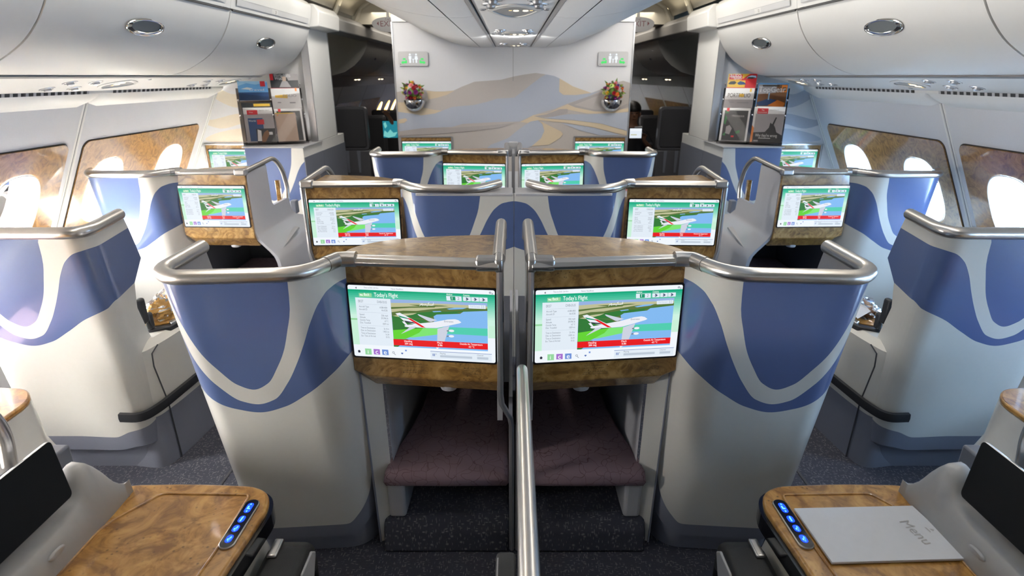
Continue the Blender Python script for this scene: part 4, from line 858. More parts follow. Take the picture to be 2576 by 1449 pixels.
def monitor_unit(t, side, xo, yo, xi, yi, dy=0.0, shelf=None, zt=1.150, chamfer_outer=True, screen_off=None, placards=True, sw=None):
    """burl surround with monitor. (xo,yo) outer end, (xi,yi) inner end on the left side, mirrored for side=+1"""
    a = V((xo * -side if side > 0 else xo, yo + dy, 0)); b = V((-xi if side > 0 else xi, yi + dy, 0))
    if side > 0: a.x = -xo
    left, right = (a, b) if a.x < b.x else (b, a)
    xd = (right - left).normalized(); N = xd.cross(ZA).normalized(); L = (right - left).length
    outer_left = (left is a)
    sec = lambda u, zf, zb: [left + xd * u + ZA * zt, left + xd * u + ZA * zf, left + xd * u - N * 0.055 + ZA * zb, left + xd * u - N * 0.13 + ZA * zb, left + xd * u - N * 0.13 + ZA * zt]
    S_ = [(0.0, .775, .750), (0.050, .757, .695), (L * .5, .757, .695), (L, .757, .695)] if (outer_left == chamfer_outer) else [(0.0, .757, .695), (L * .5, .757, .695), (L - 0.050, .757, .695), (L, .775, .750)]
    mb = MB(); mb.loft([sec(*q) for q in S_], 'burl_wood')
    so = t.part('monitor_surround', mb, bevel=0.004)
    sw = sw or DW
    off = screen_off if screen_off is not None else (L - sw) / 2
    add_monitor(t, so, left + xd * off + ZA * 0.832 + N * 0.001, xd, sw)
    if placards:
        for (u, l1, l2, w_) in ((0.17, 'LIFE VEST UNDER YOUR SEAT', 'FASTEN SEAT BELT WHILE SEATED', 0.085), (0.375, 'SAFETY CARD', 'INSIDE SEAT POCKET', 0.055)):
            p = MB(); O = left + xd * (u + (L - 0.49) / 2) + N * 0.0012
            ar1, ar2 = ('ﺓﺎﺠﻨﻟﺍ ﺓﺮﺘﺳ ﺪﻌﻘﻤﻟﺍ ﺖﺤﺗ', 'ﺱﻮﻠﺠﻟﺍ ﺀﺎﻨﺛﺃ ﻡﺍﺰﺤﻟﺍ ﻂﺑﺭ') if w_ > .06 else ('ﺔﻣﻼﺴﻟﺍ ﺕﺎﻤﻴﻠﻌﺗ ﺔﻗﺎﻄﺑ', 'ﺪﻌﻘﻤﻟﺍ ﺐﻴﺟ ﻞﺧﺍﺩ')
            zz = 0.808 if w_ > .06 else 0.803
            if w_ > .06:
                p.text(O + ZA * zz, xd, ZA, ar1, 0.0085, 'print_dark', 0, width=w_); p.text(O + ZA * (zz - .009), xd, ZA, l1, 0.0058, 'print_dark', 0, width=w_ * .85)
                # lower two lines sit on the face just above the fold
                p.text(O + ZA * (zz - .0235), xd, ZA, ar2, 0.0085, 'print_dark', 0, width=w_); p.text(O + ZA * (zz - .0315), xd, ZA, l2, 0.0055, 'print_dark', 0, width=w_)
            else:
                p.text(O + ZA * zz, xd, ZA, ar1, 0.0085, 'print_dark', 0, width=w_ * .9); p.text(O + ZA * (zz - .008), xd, ZA, ar2, 0.0085, 'print_dark', 0, width=w_ * .9)
                p.text(O + ZA * (zz - .0145), xd, ZA, l1, 0.0055, 'print_dark', 0, width=w_ * .55); p.text(O + ZA * (zz - .0205), xd, ZA, l2, 0.0055, 'print_dark', 0, width=w_ * .9)
                for q in (-0.004, w_ * .95): p.flat(O + ZA * (zz - .021) + xd * q, xd, ZA, [(0, 0), (.0012, 0), (.0012, .012), (0, .012)], 'print_dark')
            t.part('placard', p, parent=so, recalc=False)
    l = MB(); c = left + xd * (L * 0.62 if outer_left else L * 0.38) - N * 0.075
    l.loft([[c + xd * (0.030 * k * math.cos(a_)) + N * (0.026 * k * math.sin(a_)) + ZA * z for a_ in [2 * PI * j / 20 for j in range(20)]] for k, z in ((1, .700), (1, .690), (0.9, .683))], 'latch_grey')
    t.part('table_latch', l)
    # rail across the top: flat-sided extrusion
    rm = MB(); z0 = 1.150
    prof = [(0.020, z0), (0.026, z0 + .012), (0.020, z0 + .026), (0.006, z0 + .033), (-.010, z0 + .030), (-.016, z0 + .012), (-.014, z0)]
    rm.loft([[left + xd * u + N * q[0] + ZA * q[1] for q in prof] for u in (-0.004, L + 0.004)], 'rail_metal')
    t.part('monitor_rail', rm, bevel=0.002)
    return left, right, xd, N, L
def mxp(side, x): return -x if side > 0 else x
LR = {-1: 'left', 1: 'right'}
def seat_A(side, dy, label, full=True):
    """centre-pair unit: screen by the centre line, shell on the aisle side"""
    t = Thing('seat_unit', label, 'aircraft seat', (mxp(side, -0.55), 1.75 + dy, 0.0), 'centre seat units with flight screens')
    S_ = A_shell(dy, side); t.part('shell_panel', S_.mesh(), recalc=True, sharp=40)
    left, right, xd, N, L = monitor_unit(t, side, -.540, 1.712, -.052, 1.658, dy, sw=.470)
    r = MB(); path = S_.rail_path(0.045, 0.875); r.tube(path, 0.0225, 'rail_metal', n=18)
    ro = t.part('handrail', r)
    j = MB(); p0 = V((mxp(side, -.528), 1.705 + dy, 1.168)); p1 = S_.P(0.075, 1.168, 0.010)
    j.tube([p0 + V((mxp(side, .035), -.004, 0)), p0 + V((mxp(side, .01), -.003, 0)), S_.P(0.02, 1.168, .010), p1], 0.0245, 'joint_metal', n=16); t.part('rail_joint', j)
    # inner corner casting and forward rail
    c = MB(); xi = mxp(side, -.052)
    c.box(min(xi, mxp(side, -.122)), max(xi, mxp(side, -.122)), 1.640 + dy, 1.690 + dy, 1.145, 1.188, 'joint_metal')
    c.box(*sorted((mxp(side, -.064), mxp(side, -.036))), 1.636 + dy, 1.76 + dy, 1.142, 1.190, 'joint_metal'); t.part('corner_joint', c, bevel=0.010, seg=3)
    f = MB(); xr = mxp(side, -.051)
    f.tube(fillet([(xr, 1.70 + dy, 1.170), (xr, 2.16 + dy, 1.172), (xr, 2.20 + dy, 1.10)], 0.03), 0.021, 'rail_metal', n=16); t.part('inner_rail', f)
    # top shelf
    o = smooth2([(-.545, 1.725), (-.562, 1.79), (-.553, 1.85), (-.52, 1.90), (-.46, 1.95), (-.38, 1.985), (-.28, 2.01), (-.16, 2.025), (-.068, 2.03)]) + [(-.068, 1.665)]
    sm = MB(); sm.prism([(mxp(side, x), y + dy) for x, y in o], 'z', 1.132, 1.158, 'burl_wood'); t.part('top_shelf', sm, bevel=0.003)
    # inner wing panel with its silver front edge
    wg = MB(); xa, xb = sorted((mxp(side, -.060), mxp(side, -.042)))
    wg.prism([(1.68 + dy, 1.15), (2.18 + dy, 1.15), (2.20 + dy, .60), (1.68 + dy, .60)], 'x', xa, xb, 'panel_grey')
    wg.prism([(1.80 + dy, .62), (2.9 + dy, .62), (2.9 + dy, .0), (1.80 + dy, .0)], 'x', min(mxp(side, -.022), mxp(side, -.008)), max(mxp(side, -.022), mxp(side, -.008)), 'panel_grey')
    t.part('inner_wing', wg)
    ed = MB()
    pts = [(-.048, 1.648, 1.15), (-.048, 1.650, .72), (-.044, 1.655, .68), (-.016, 1.665, .62), (-.011, 1.68, .58), (-.011, 1.70, 0.02)]
    ed.tube([V((mxp(side, x), y + dy, z)) for x, y, z in pts], 0.010, 'trim_silver', n=8); t.part('edge_trim', ed)
    if full:
        la = MB(); la.box(mxp(side, -.040) - .003, mxp(side, -.040) + .003, 1.70 + dy, 1.72 + dy, .955, 1.02, 'bezel_black'); t.part('latch_slot', la)
    # footwell: reveal panel, side wall, back, cushion, kick carpet
    fw = MB()
    rv = [(-.528, 1.735, .76), (-.462, 1.765, .70), (-.455, 1.765, .02), (-.515, 1.735, .02)]
    fw.poly([V((mxp(side, x), y + dy, z)) for x, y, z in rv], 'shell_cream')
    fw.poly([V((mxp(side, x), y + dy, z)) for x, y, z in [(-.452, 1.765, .70), (-.39, 2.6, .70), (-.39, 2.6, .02), (-.445, 1.765, .02)]], 'inner_grey')
    fw.poly([V((mxp(side, x), y + dy, z)) for x, y, z in [(-.452, 1.765, .70), (-.39, 2.6, .70), (-.02, 2.6, .70), (-.02, 1.765, .70)]], 'dark_grey')
    fw.poly([V((mxp(side, x), y + dy, z)) for x, y, z in [(-.39, 2.6, .70), (-.39, 2.6, .02), (-.02, 2.6, .02), (-.02, 2.6, .70)]], 'dark_grey')
    fw.tube([V((mxp(side, -.526), 1.728 + dy, .76)), V((mxp(side, -.513), 1.735 + dy, .02))], 0.0035, 'skirt_grey', n=6)
    t.part('footwell', fw, recalc=False)
    cu = MB(); rings = []
    for y, x0, z0_, th in ((1.70, -.455, .338, .02), (1.705, -.475, .352, .045), (1.73, -.478, .362, .07), (1.80, -.465, .372, .08), (1.95, -.42, .390, .08), (2.10, -.39, .405, .08), (2.5, -.37, .42, .08)):
        x1 = -.022
        ring = []
        for (kx, kz) in ((0, .35), (.012, .85), (.05, 1.0), (.5, 1.04), (.95, 1.0), (.988, .85), (1, .35), (.98, 0), (.5, -.04), (.02, 0)):
            ring.append(V((mxp(side, x0 + (x1 - x0) * kx), y + dy, z0_ - th + th * kz)))
        rings.append(ring)
    cu.loft(rings, 'plum_fabric'); t.part('foot_cushion', cu, sharp=60)
    if full:
        st = MB(); st.prism([(mxp(side, -.475), 1.74 + dy), (mxp(side, -.41), 1.74 + dy), (mxp(side, -.40), 2.0 + dy), (mxp(side, -.47), 2.0 + dy)], 'z', .13, .288, 'panel_grey'); t.part('cushion_support', st, bevel=0.014, seg=3)
        kc = MB(); kc.prism([(1.70 + dy, 0.001), (1.715 + dy, .085), (1.76 + dy, .135), (1.95 + dy, .165), (2.6 + dy, .17), (2.6 + dy, .001)], 'x', *sorted((mxp(side, -.495), mxp(side, -.022))), 'carpet'); t.part('carpet_step', kc, bevel=0.01)
    return t
def arch_wing(t, side, xs, y0, step=0.0):
    """aisle-side wing panel with its arched handrail. xs = |x| of the upper plane"""
    def W(pts): return pts
    X = lambda x: -x if side < 0 else x
    mb = MB()
    # cross-sections along y: (|x|, z) path from top to bottom, with the outward step between z .78 and .60
    def col(y, zt_, z0_=0.0): 
        out = []
        for z in (1.0, .85, .79, .77, .74, .66, .62, .58, .40, .15, 0.0):
            z_ = min(z, zt_)
            k = min(1, max(0, (.79 - z_) / .20)); k = k * k * (3 - 2 * k)
            out.append((xs - step * k, z_))
        return [(xs, zt_)] + out
    ys = [(0.0, 1.15), (0.03, 1.155), (0.15, 1.162), (0.295, 1.165), (0.30, 1.0), (0.305, .92), (0.33, .895), (0.45, .895), (0.60, .893), (0.62, .80), (0.68, .76), (0.74, .74), (0.80, .72)]
    notch = []
    for y, z in ys:
        # the front edge of the lower part starts further forward following the kick-in under the monitor
        notch.append([V((X(q[0]), y0 + y + (0.0 if q[1] > .79 else (.79 - q[1]) * 0.30 * (1 if y < 0.2 else 0)), q[1])) for q in col(y, z)])
    mb.grid(notch, 'panel_grey')
    back = [[V((p.x + X(0.022) , p.y, p.z)) for p in r] for r in notch]
    mb.grid(back, 'panel_grey')
    for i in range(len(notch) - 1): mb.add([notch[i][0], notch[i + 1][0], back[i + 1][0], back[i][0]], [(0, 1, 2, 3)], 'panel_grey')
    for i in (0, -1): mb.grid([notch[i], back[i]], 'panel_grey')
    wo = t.part('wing_panel', mb, sharp=50)
    rl = MB(); xr = X(xs + 0.008)
    path = fillet([(xr, y0 - .01, 1.168), (xr, y0 + .20, 1.178), (xr, y0 + .44, 1.192), (xr, y0 + .56, 1.11), (xr, y0 + .615, .98), (xr, y0 + .60, .885)], [.1, .12, .1, .08], n=8)
    rl.tube(path, 0.015, 'rail_metal', n=12); t.part('arched_rail', rl)
    ins = MB()
    ins.box(*sorted((X(xs - .012), X(xs + .03))), y0 + .68, y0 + .74, .755, .85, 'dado_blue'); t.part('side_light', ins, bevel=0.006)
    gl = MB(); gl.prism([(y0 + .50, .705), (y0 + .16, .640), (y0 + .17, .615), (y0 + .52, .690)], 'x', *sorted((X(xs - step + .018 if step else xs + .004), X(xs - step + .05 if step else xs + .03))), 'latch_grey'); t.part('floor_light', gl, bevel=0.004)
def seat_B(side, dy, label):
    """centre-pair unit of the alternate rows: shell by the centre line, screen on the aisle side"""
    t = Thing('seat_unit', label, 'aircraft seat', (mxp(side, -0.55), 3.0 + dy, 0.0), 'centre seat units with flight screens')
    S_ = Shell([(-.594, 3.04 + dy), (-.51, 2.895 + dy), (-.0015, 2.89 + dy)], [.09], .17, 0.0, zt=1.14, trough=.310, side=side)
    t.part('shell_panel', S_.mesh(n=110), sharp=40)
    sm = MB()
    for x in (-.40 + .005,): sm.box(*sorted((mxp(side, x - .0015), mxp(side, x + .0015))), 2.885 + dy, 2.893 + dy, .8, 1.138, 'trim_silver')
    left, right, xd, N, L = monitor_unit(t, side, -1.108, 3.035, -.604, 3.05, dy, chamfer_outer=False, sw=0.475)
    r = MB()
    path = fillet([(mxp(side, -.60), 3.045 + dy, 1.168), (mxp(side, -.50), 2.905 + dy, 1.166), (mxp(side, -.20), 2.905 + dy, 1.160), (mxp(side, -.075), 3.02 + dy, 1.172)], [.07, .08], n=10)
    r.tube(path, 0.0225, 'rail_metal', n=16); t.part('handrail', r)
    j = MB(); j.tube([V((mxp(side, -.635), 3.046 + dy, 1.168)), V((mxp(side, -.60), 3.040 + dy, 1.168)), V((mxp(side, -.575), 3.012 + dy, 1.168))], 0.025, 'joint_metal', n=14); t.part('rail_joint', j)
    cp = MB(); cp.prism([(mxp(side, x), y + dy) for x, y in ((-.50, 2.90), (-.006, 2.893), (-.006, 3.06), (-.10, 3.06), (-.22, 2.93), (-.50, 2.93))], 'z', 1.128, 1.143, 'panel_grey'); t.part('centre_cap', cp, bevel=0.004)
    # aisle-side corner, silver edge and arched wing
    c = MB(); c.box(*sorted((mxp(side, -1.125), mxp(side, -1.055))), 3.008 + dy, 3.055 + dy, 1.145, 1.188, 'joint_metal'); t.part('corner_joint', c, bevel=0.010, seg=3)
    ed = MB(); ed.tube([V((mxp(side, -1.118), 3.02 + dy, 1.15)), V((mxp(side, -1.118), 3.03 + dy, .80)), V((mxp(side, -1.10), 3.05 + dy, .70)), V((mxp(side, -1.06), 3.12 + dy, .60)), V((mxp(side, -1.06), 3.2 + dy, 0.02))], 0.010, 'trim_silver', n=8); t.part('edge_trim', ed)
    arch_wing(t, side, 1.112, 3.04 + dy)
    o = smooth2([(-1.10, 3.38), (-.98, 3.37), (-.84, 3.34), (-.72, 3.28), (-.64, 3.20), (-.60, 3.10)]) + [(-.60, 3.06), (-1.10, 3.06)]
    sh = MB(); sh.prism([(mxp(side, x), y + dy) for x, y in o], 'z', 1.132, 1.158, 'burl_wood'); t.part('top_shelf', sh, bevel=0.003)
    bd = MB(); bd.box(*sorted((mxp(side, -1.04), mxp(side, -.60))), 3.12 + dy, 3.5 + dy, 0.0, 0.69, 'dark_grey'); t.part('footwell', bd)
    return t
for side in (-1, 1):
    w_ = LR[side]
    seat_A(side, 0.0, 'nearest centre seat unit on the %s, grey and blue wave shell with burl screen housing' % w_)
    seat_A(side, 2.69, 'farthest centre seat unit on the %s, directly in front of the mural bulkhead' % w_, full=False)
    seat_B(side, 0.0, 'middle-row centre seat unit on the %s, screen by the aisle, blue hump by the centre' % w_)
# small plate on the centre post of the farthest pair
t = Thing('centre_post', 'grey centre post with a small plate between the two farthest centre screens', 'post', (0, 4.5, 0))
b = MB(); b.box(-.012, .012, 4.45, 4.75, 0.0, 1.15, 'panel_grey'); b.box(-.036, .036, 4.72, 4.76, 1.09, 1.205, 'panel_grey'); t.part('body', b, bevel=0.004)
b = MB(); b.box(-.032, .032, 4.717, 4.721, 1.165, 1.198, 'latch_grey'); t.part('plate', b)

def window_seat_near(side):
    t = Thing('seat_unit', 'near %s window-side seat unit, blue wave shell with cut-away wing beside the aisle' % LR[side], 'aircraft seat', (mxp(side, -1.8), 2.2, 0.0), 'window-side seat units')
    def t0(z): return interp(z, [0, .55, .60, .755, .84, .895, .95, 1.07, 1.152], [.07, .085, .10, .135, .150, .06, -.035, -.01, .015])
    def sk(u): return cinterp(u, [0.0, .20, .40, .48, .65, 1.1], [.265, .262, .225, .192, .20, .20])
    S_ = Shell([(-1.62, 2.34), (-1.545, 2.0), (-2.10, 2.0), (-2.2, 2.15)], [.10, .10], .2, -.06, trough=.66, side=side, t0=t0, skirt=sk, lowk=0.03)
    t.part('shell_panel', S_.mesh(n=150), sharp=40)
    r = MB(); r.tube(S_.rail_path(0.0, S_.L[-1]), 0.0225, 'rail_metal', n=16); t.part('handrail', r)
    # lower console running forward along the aisle, with bumper and grey skirt
    X = lambda x: mxp(side, x)
    plan = fillet([(-1.90, 2.24), (-1.60, 2.19), (-1.57, 2.36), (-1.535, 2.75), (-1.54, 3.02)], [.07, .05, .1], n=6)
    def band(z0, z1, off, mat, i0=0, i1=None, nz=1, mb=None):
        mb = mb or MB(); P_ = plan[i0:i1]; rows = []
        for i, p in enumerate(P_):
            a = P_[max(i - 1, 0)]; b = P_[min(i + 1, len(P_) - 1)]; d = (b - a).normalized(); n = V((d.y, -d.x))
            rows.append([V((X(p.x + n.x * off), p.y + n.y * off, z0 + (z1 - z0) * k / nz)) for k in range(nz + 1)])
        mb.grid(rows, mat); return mb
    b = band(.265, .585, 0.0, 'shell_cream', nz=2)
    top = [V((X(p.x), p.y, .585)) for p in plan]; inn = [V((X(p.x - .035), p.y + .02, .605)) for p in plan]
    b.grid([[a, c] for a, c in zip(top, inn)], 'shell_cream'); b.add(inn + [V((X(-1.72), 3.02, .605))], [tuple(range(len(inn) + 1))], 'shell_cream')
    t.part('side_console', b, recalc=False, sharp=60)
    k = band(.0, .265, -.004, 'skirt_grey'); k = band(.262, .268, -.004, 'skirt_grey', mb=k); t.part('skirt', k, recalc=False, sharp=60)
    g = MB(); q = plan[14]
    seam = [(X(-1.578), 2.30, .585), (X(-1.582), 2.26, .56), (X(-1.585), 2.255, .50), (X(-1.590), 2.285, .30), (X(-1.592), 2.29, .0)]
    sp = []
    for (x, y, z) in seam:
        # snap to the console face
        best = min(range(len(plan) - 1), key=lambda i: abs((plan[i].y + plan[i + 1].y) / 2 - y) + (0 if plan[i].x > -1.65 else 5))
        a, c = plan[best], plan[best + 1]; kk = 0 if abs(c.y - a.y) < 1e-6 else min(1, max(0, (y - a.y) / (c.y - a.y)))
        sp.append(V((X(a.x + (c.x - a.x) * kk + .0015), y, z)))
    g.tube(sp, 0.003, 'dark_grey', n=6); t.part('door_seam', g)
    s2 = MB(); rows = []
    plan_in = plan[7:]
    P_ = fillet([(-1.70, 2.135), (-1.605, 2.13), (-1.578, 2.22), (-1.562, 2.40), (-1.535, 2.75), (-1.54, 3.02)], [.05, .05, .1, .1], n=5)
    for i, p in enumerate(P_):
        a = P_[max(i - 1, 0)]; c = P_[min(i + 1, len(P_) - 1)]; d = (c - a).normalized(); n = V((d.y, -d.x))
        rows.append([V((X(p.x + n.x * o_), p.y + n.y * o_, z)) for o_, z in ((-.002, .298), (.012, .300), (.015, .318), (.012, .338), (-.002, .340))])
    s2.loft(rows, 'black_rubber'); t.part('bumper_strip', s2, sharp=60)
    tr = MB()
    tr.prism([(X(-1.80), 2.42), (X(-1.66), 2.38), (X(-1.585), 2.42), (X(-1.555), 2.62), (X(-1.555), 3.1), (X(-1.80), 3.1)], 'z', .585, .618, 'black_rubber')
    to = t.part('side_tray', tr, bevel=0.006)
    tw = MB(); tw.prism([(X(-1.79), 2.44), (X(-1.665), 2.42), (X(-1.61), 2.45), (X(-1.585), 2.63), (X(-1.585), 3.08), (X(-1.79), 3.08)], 'z', .610, .622, 'burl_table'); t.part('tray_inlay', tw, parent=to)
    tl = MB(); tl.prism([(X(-1.612), 2.46), (X(-1.588), 2.44), (X(-1.558), 2.62), (X(-1.558), 3.08), (X(-1.582), 3.08), (X(-1.586), 2.64)], 'z', .614, .628, 'trim_silver'); t.part('tray_edge', tl, parent=to, bevel=0.004)
    hd = MB(); hd.box(*sorted((X(-1.67), X(-1.64))), 2.33, 2.38, .66, .78, 'black_rubber'); hd.box(*sorted((X(-1.665), X(-1.64))), 2.37, 2.41, .62, .70, 'black_rubber'); t.part('belt_strap', hd, bevel=0.012, seg=3)
    sc = MB(); sc.ball((X(-1.552), 2.52, .245), (.010, .012, .016), 'latch_grey'); t.part('screw_cover', sc)
    return t
for side in (-1, 1): window_seat_near(side)

def window_seat_far(side):
    X = lambda x: mxp(side, x)
    t = Thing('seat_unit', '%s window-side seat unit with a flight screen, grey aisle wing and arched rail' % LR[side], 'aircraft seat', (X(-1.9), 3.5, 0.0), 'window-side seat units')
    S_ = Shell([(-2.0, 3.46), (-2.10, 3.33), (-2.47, 3.33), (-2.53, 3.45)], [.08, .06], .2, -.02, trough=.41, side=side, skirt=lambda u: .15)
    t.part('shell_panel', S_.mesh(n=110), sharp=40)
    r = MB(); r.tube(S_.rail_path(0.03, S_.L[-1]), 0.0215, 'rail_metal', n=16); t.part('handrail', r)
    left, right, xd, N, L = monitor_unit(t, side, -2.035, 3.455, -1.60, 3.44, 0.0, chamfer_outer=True, sw=0.405)
    j = MB(); j.tube([V((X(-1.98), 3.452, 1.168)), V((X(-2.015), 3.450, 1.168)), S_.P(0.05, 1.168, .01)], 0.024, 'joint_metal', n=14); t.part('rail_joint', j)
    c = MB(); c.box(*sorted((X(-1.655), X(-1.585))), 3.412, 3.458, 1.146, 1.186, 'joint_metal'); t.part('corner_joint', c, bevel=0.010, seg=3)
    o = [(-1.61, 3.47), (-1.61, 3.74), (-1.72, 3.735), (-1.84, 3.71), (-1.94, 3.65), (-2.0, 3.57), (-2.03, 3.47)]
    sh = MB(); sh.prism([(X(x), y) for x, y in o], 'z', 1.132, 1.158, 'burl_wood'); t.part('top_shelf', sh, bevel=0.003)
    arch_wing(t, side, 1.595, 3.45, step=.10)
    fw = MB(); fw.poly([V((X(-2.0), 3.50, .70)), V((X(-2.0), 4.2, .70)), V((X(-2.0), 4.2, 0)), V((X(-2.0), 3.5, 0))], 'dark_grey')
    fw.poly([V((X(-2.0), 4.2, .7)), V((X(-1.6), 4.2, .7)), V((X(-1.6), 4.2, 0)), V((X(-2.0), 4.2, 0))], 'dark_grey'); fw.poly([V((X(-2.0), 3.5, .7)), V((X(-1.6), 3.5, .7)), V((X(-1.6), 4.2, .7)), V((X(-2.0), 4.2, .7))], 'dark_grey')
    t.part('footwell', fw, recalc=False)
    cu = MB(); cu.box(*sorted((X(-1.98), X(-1.63))), 3.55, 4.15, .30, .42, 'plum_fabric'); t.part('foot_cushion', cu, bevel=0.03, seg=3)
    iw = MB(); iw.box(*sorted((X(-1.66), X(-1.63))), 4.0, 4.03, .72, 1.02, 'burl_wood'); t.part('door_inlay', iw, bevel=0.004)
    return t
for side in (-1, 1): window_seat_far(side)
# ---------------------------------------------------------------- wall-mounted monitors ahead of the first row
def niche_monitor(x0, x1, y, ztop, label, wl, sx0, group=None):
    t = Thing('wall_monitor', label, 'monitor', ((x0 + x1) / 2, y, .9), group)
    f = MB(); zb = 0.62
    for a in ((x0, x0 + .012, zb, ztop), (x1 - .012, x1, zb, ztop), (x0, x1, ztop - .010, ztop)): f.box(a[0], a[1], y - .012, y + .0, a[2], a[3], 'trim_silver')
    t.part('niche_frame', f, bevel=0.002)
    s_ = MB(); s_.box(x0 + .012, x1 - .012, y - .004, y + .0, zb, ztop - .010, 'burl_wood'); so = t.part('surround', s_)
    add_monitor(t, so, V((sx0, y - .006, ztop - .046 - DH)), XA, wl)
niche_monitor(-1.045, -.560, Y_BULK, 1.179, 'flight screen set in the mural bulkhead, left of its centre', .450, -1.024)
niche_monitor(.560, 1.045, Y_BULK, 1.179, 'flight screen set in the mural bulkhead, right of its centre', .450, .574)
# ---------------------------------------------------------------- front monuments beside the aisles: closet, wave-print pedestal, magazine racks
for s in (-1, 1):
    X = lambda x: -x * -s if False else s * x
    side = LR[s]
    w = MB(); w.box(min(X(1.665), X(2.95)), max(X(1.665), X(2.95)), Y_FRONT, Y_FRONT + .05, 0, 2.25, 'bulk_grey')
    O = V((0, Y_FRONT, 0))
    for i, pts in enumerate(([(1.95, 1.52), (2.10, 1.60), (2.28, 1.56), (2.40, 1.60), (2.45, 1.54), (2.3, 1.46), (2.12, 1.47)], [(2.12, 1.34), (2.25, 1.41), (2.5, 1.36), (2.56, 1.39), (2.62, 1.36), (2.44, 1.29), (2.25, 1.33)], [(2.0, 1.20), (2.2, 1.29), (2.45, 1.26), (2.58, 1.20), (2.4, 1.18)])):
        c = [V((p[0], p[1])) for p in pts]; n = len(c); sm = []
        for j in range(n):
            p0, p1, p2, p3 = c[j - 1], c[j], c[(j + 1) % n], c[(j + 2) % n]
            for k in range(5):
                q = k / 5; v_ = 0.5 * ((2 * p1) + (-p0 + p2) * q + (2 * p0 - 5 * p1 + 4 * p2 - p3) * q * q + (-p0 + 3 * p1 - 3 * p2 + p3) * q ** 3); sm.append((s * v_.x, v_.y))
        w.flat(O, XA, ZA, sm, 'mural_tan' if s < 0 else 'bulk_blue', .0008 + .0004 * i)
    w.box(min(X(2.74), X(2.76)), max(X(2.74), X(2.76)), Y_FRONT - .006, Y_FRONT, 0, 1.56, 'trim_silver')
    structure('wall_front_' + side, w, recalc=False)
    t = Thing('coat_closet', 'tall grey closet along the %s aisle with a dark lower band, behind the magazines' % side, 'closet', (X(1.63), 5.2, 0))
    b = MB(); b.box(min(X(1.61), X(1.66)), max(X(1.61), X(1.66)), 4.86, 5.41, 1.197, 2.06, 'cream_wall')
    b.box(min(X(1.625), X(2.40)), max(X(1.625), X(2.40)), 5.01, 5.405, 1.20, 2.06, 'cream_wall'); t.part('body', b)
    b = MB(); b.box(min(X(1.605), X(1.66)), max(X(1.605), X(1.66)), 4.852, 4.864, 1.197, 2.05, 'trim_silver'); t.part('edge_trim', b)
    b = MB(); b.box(min(X(1.606), X(1.63)), max(X(1.606), X(1.63)), 5.408, 5.42, 1.195, 2.05, 'trim_silver'); t.part('edge_trim', b)
    b = MB(); b.box(min(X(1.61), X(2.4)), max(X(1.61), X(2.4)), 5.005, 5.63, 0.0, 1.194, 'cream_wall'); lo = t.part('base_cabinet', b, bevel=0.003)
    b = MB(); b.box(min(X(1.606), X(1.611)), max(X(1.606), X(1.611)), 4.965, 5.63, 0.0, 1.11, 'dado_blue'); t.part('lower_band', b, parent=lo)
    b = MB(); b.box(min(X(1.61), X(1.66)), max(X(1.61), X(1.66)), 4.962, 5.005, 0.0, 1.194, 'cream_wall'); t.part('filler', b)
    # wave-print pedestal in front of it, carrying the racks
    t = Thing('pedestal', 'blue and white wave-print pedestal under the %s magazine racks' % side, 'cabinet', (X(1.84), 4.7, 0))
    b = MB(); b.box(min(X(1.612), X(2.06)), max(X(1.612), X(2.06)), 4.503, 4.958, 0, 1.186, 'cream_wall'); t.part('body', b)
    b = MB(); b.box(min(X(1.606), X(1.613)), max(X(1.606), X(1.613)), 4.50, 4.958, 0.0, 1.11, 'dado_blue'); t.part('lower_band', b)
    S_ = Shell([(-2.06, 4.50), (-1.612, 4.50)], [], 0.0, 0.0, zt=1.182, trough=.17, side=s, skirt=lambda u: .15)
    t.part('printed_front', S_.mesh(n=80, th=.003), sharp=40)
    b = MB(); b.box(min(X(1.600), X(2.075)), max(X(1.600), X(2.075)), 4.49, 4.96, 1.184, 1.194, 'latch_grey'); t.part('top_edge', b, bevel=0.002)
niche_monitor(-2.60, -2.075, Y_FRONT, 1.165, 'flight screen in the left front wall, half hidden behind the wave-print pedestal', .44, -2.565)
niche_monitor(2.075, 2.60, Y_FRONT, 1.165, 'flight screen in the right front wall, half hidden behind the wave-print pedestal', .44, 2.125)

# magazine racks: local frame X right, U up the leaning face, N to the viewer
def rack_frame(s):
    psi, lam = R(23), R(21)
    Xd = V((math.cos(psi), -s * math.sin(psi), 0)); Ud = V((s * math.sin(psi) * math.sin(lam), math.cos(psi) * math.sin(lam), math.cos(lam)))
    N = Xd.cross(Ud).normalized()
    O = V((-2.075, 4.56, 1.197)) if s < 0 else V((1.645, 4.735, 1.197))
    return O, Xd, Ud, N
RW = .46
def magazine(s, u, v, h, dep, label, art, w=.205):
    O, Xd, Ud, N = rack_frame(s); o = O + Xd * u + Ud * v + N * dep
    t = Thing('magazine', label, 'magazine', tuple(o), 'magazines in the %s rack' % LR[s])
    b = MB(); b.loft([[o, o + Xd * w, o + Xd * w + Ud * h, o + Ud * h], [o + N * .008, o + Xd * w + N * .008, o + Xd * w + Ud * h + N * .008, o + Ud * h + N * .008]], 'mg_white'); bo = t.part('pages', b)
    c = MB(); lay = [0]
    P = o + N * .0085
    def put(pts, mat): lay[0] += 1; c.flat(P, Xd, Ud, [(a * w, b_ * h) for a, b_ in pts], mat, .0003 * lay[0])
    def rect(a, b_, a2, b2, mat): put([(a, b_), (a2, b_), (a2, b2), (a, b2)], mat)
    def txt(a, b_, body, size, mat, width, font=None): lay[0] += 1; c.text(P + Xd * a * w + Ud * b_ * h, Xd, Ud, body, size, mat, .0003 * lay[0], width=width * w)
    art(put, rect, txt); t.part('cover', c, recalc=False)
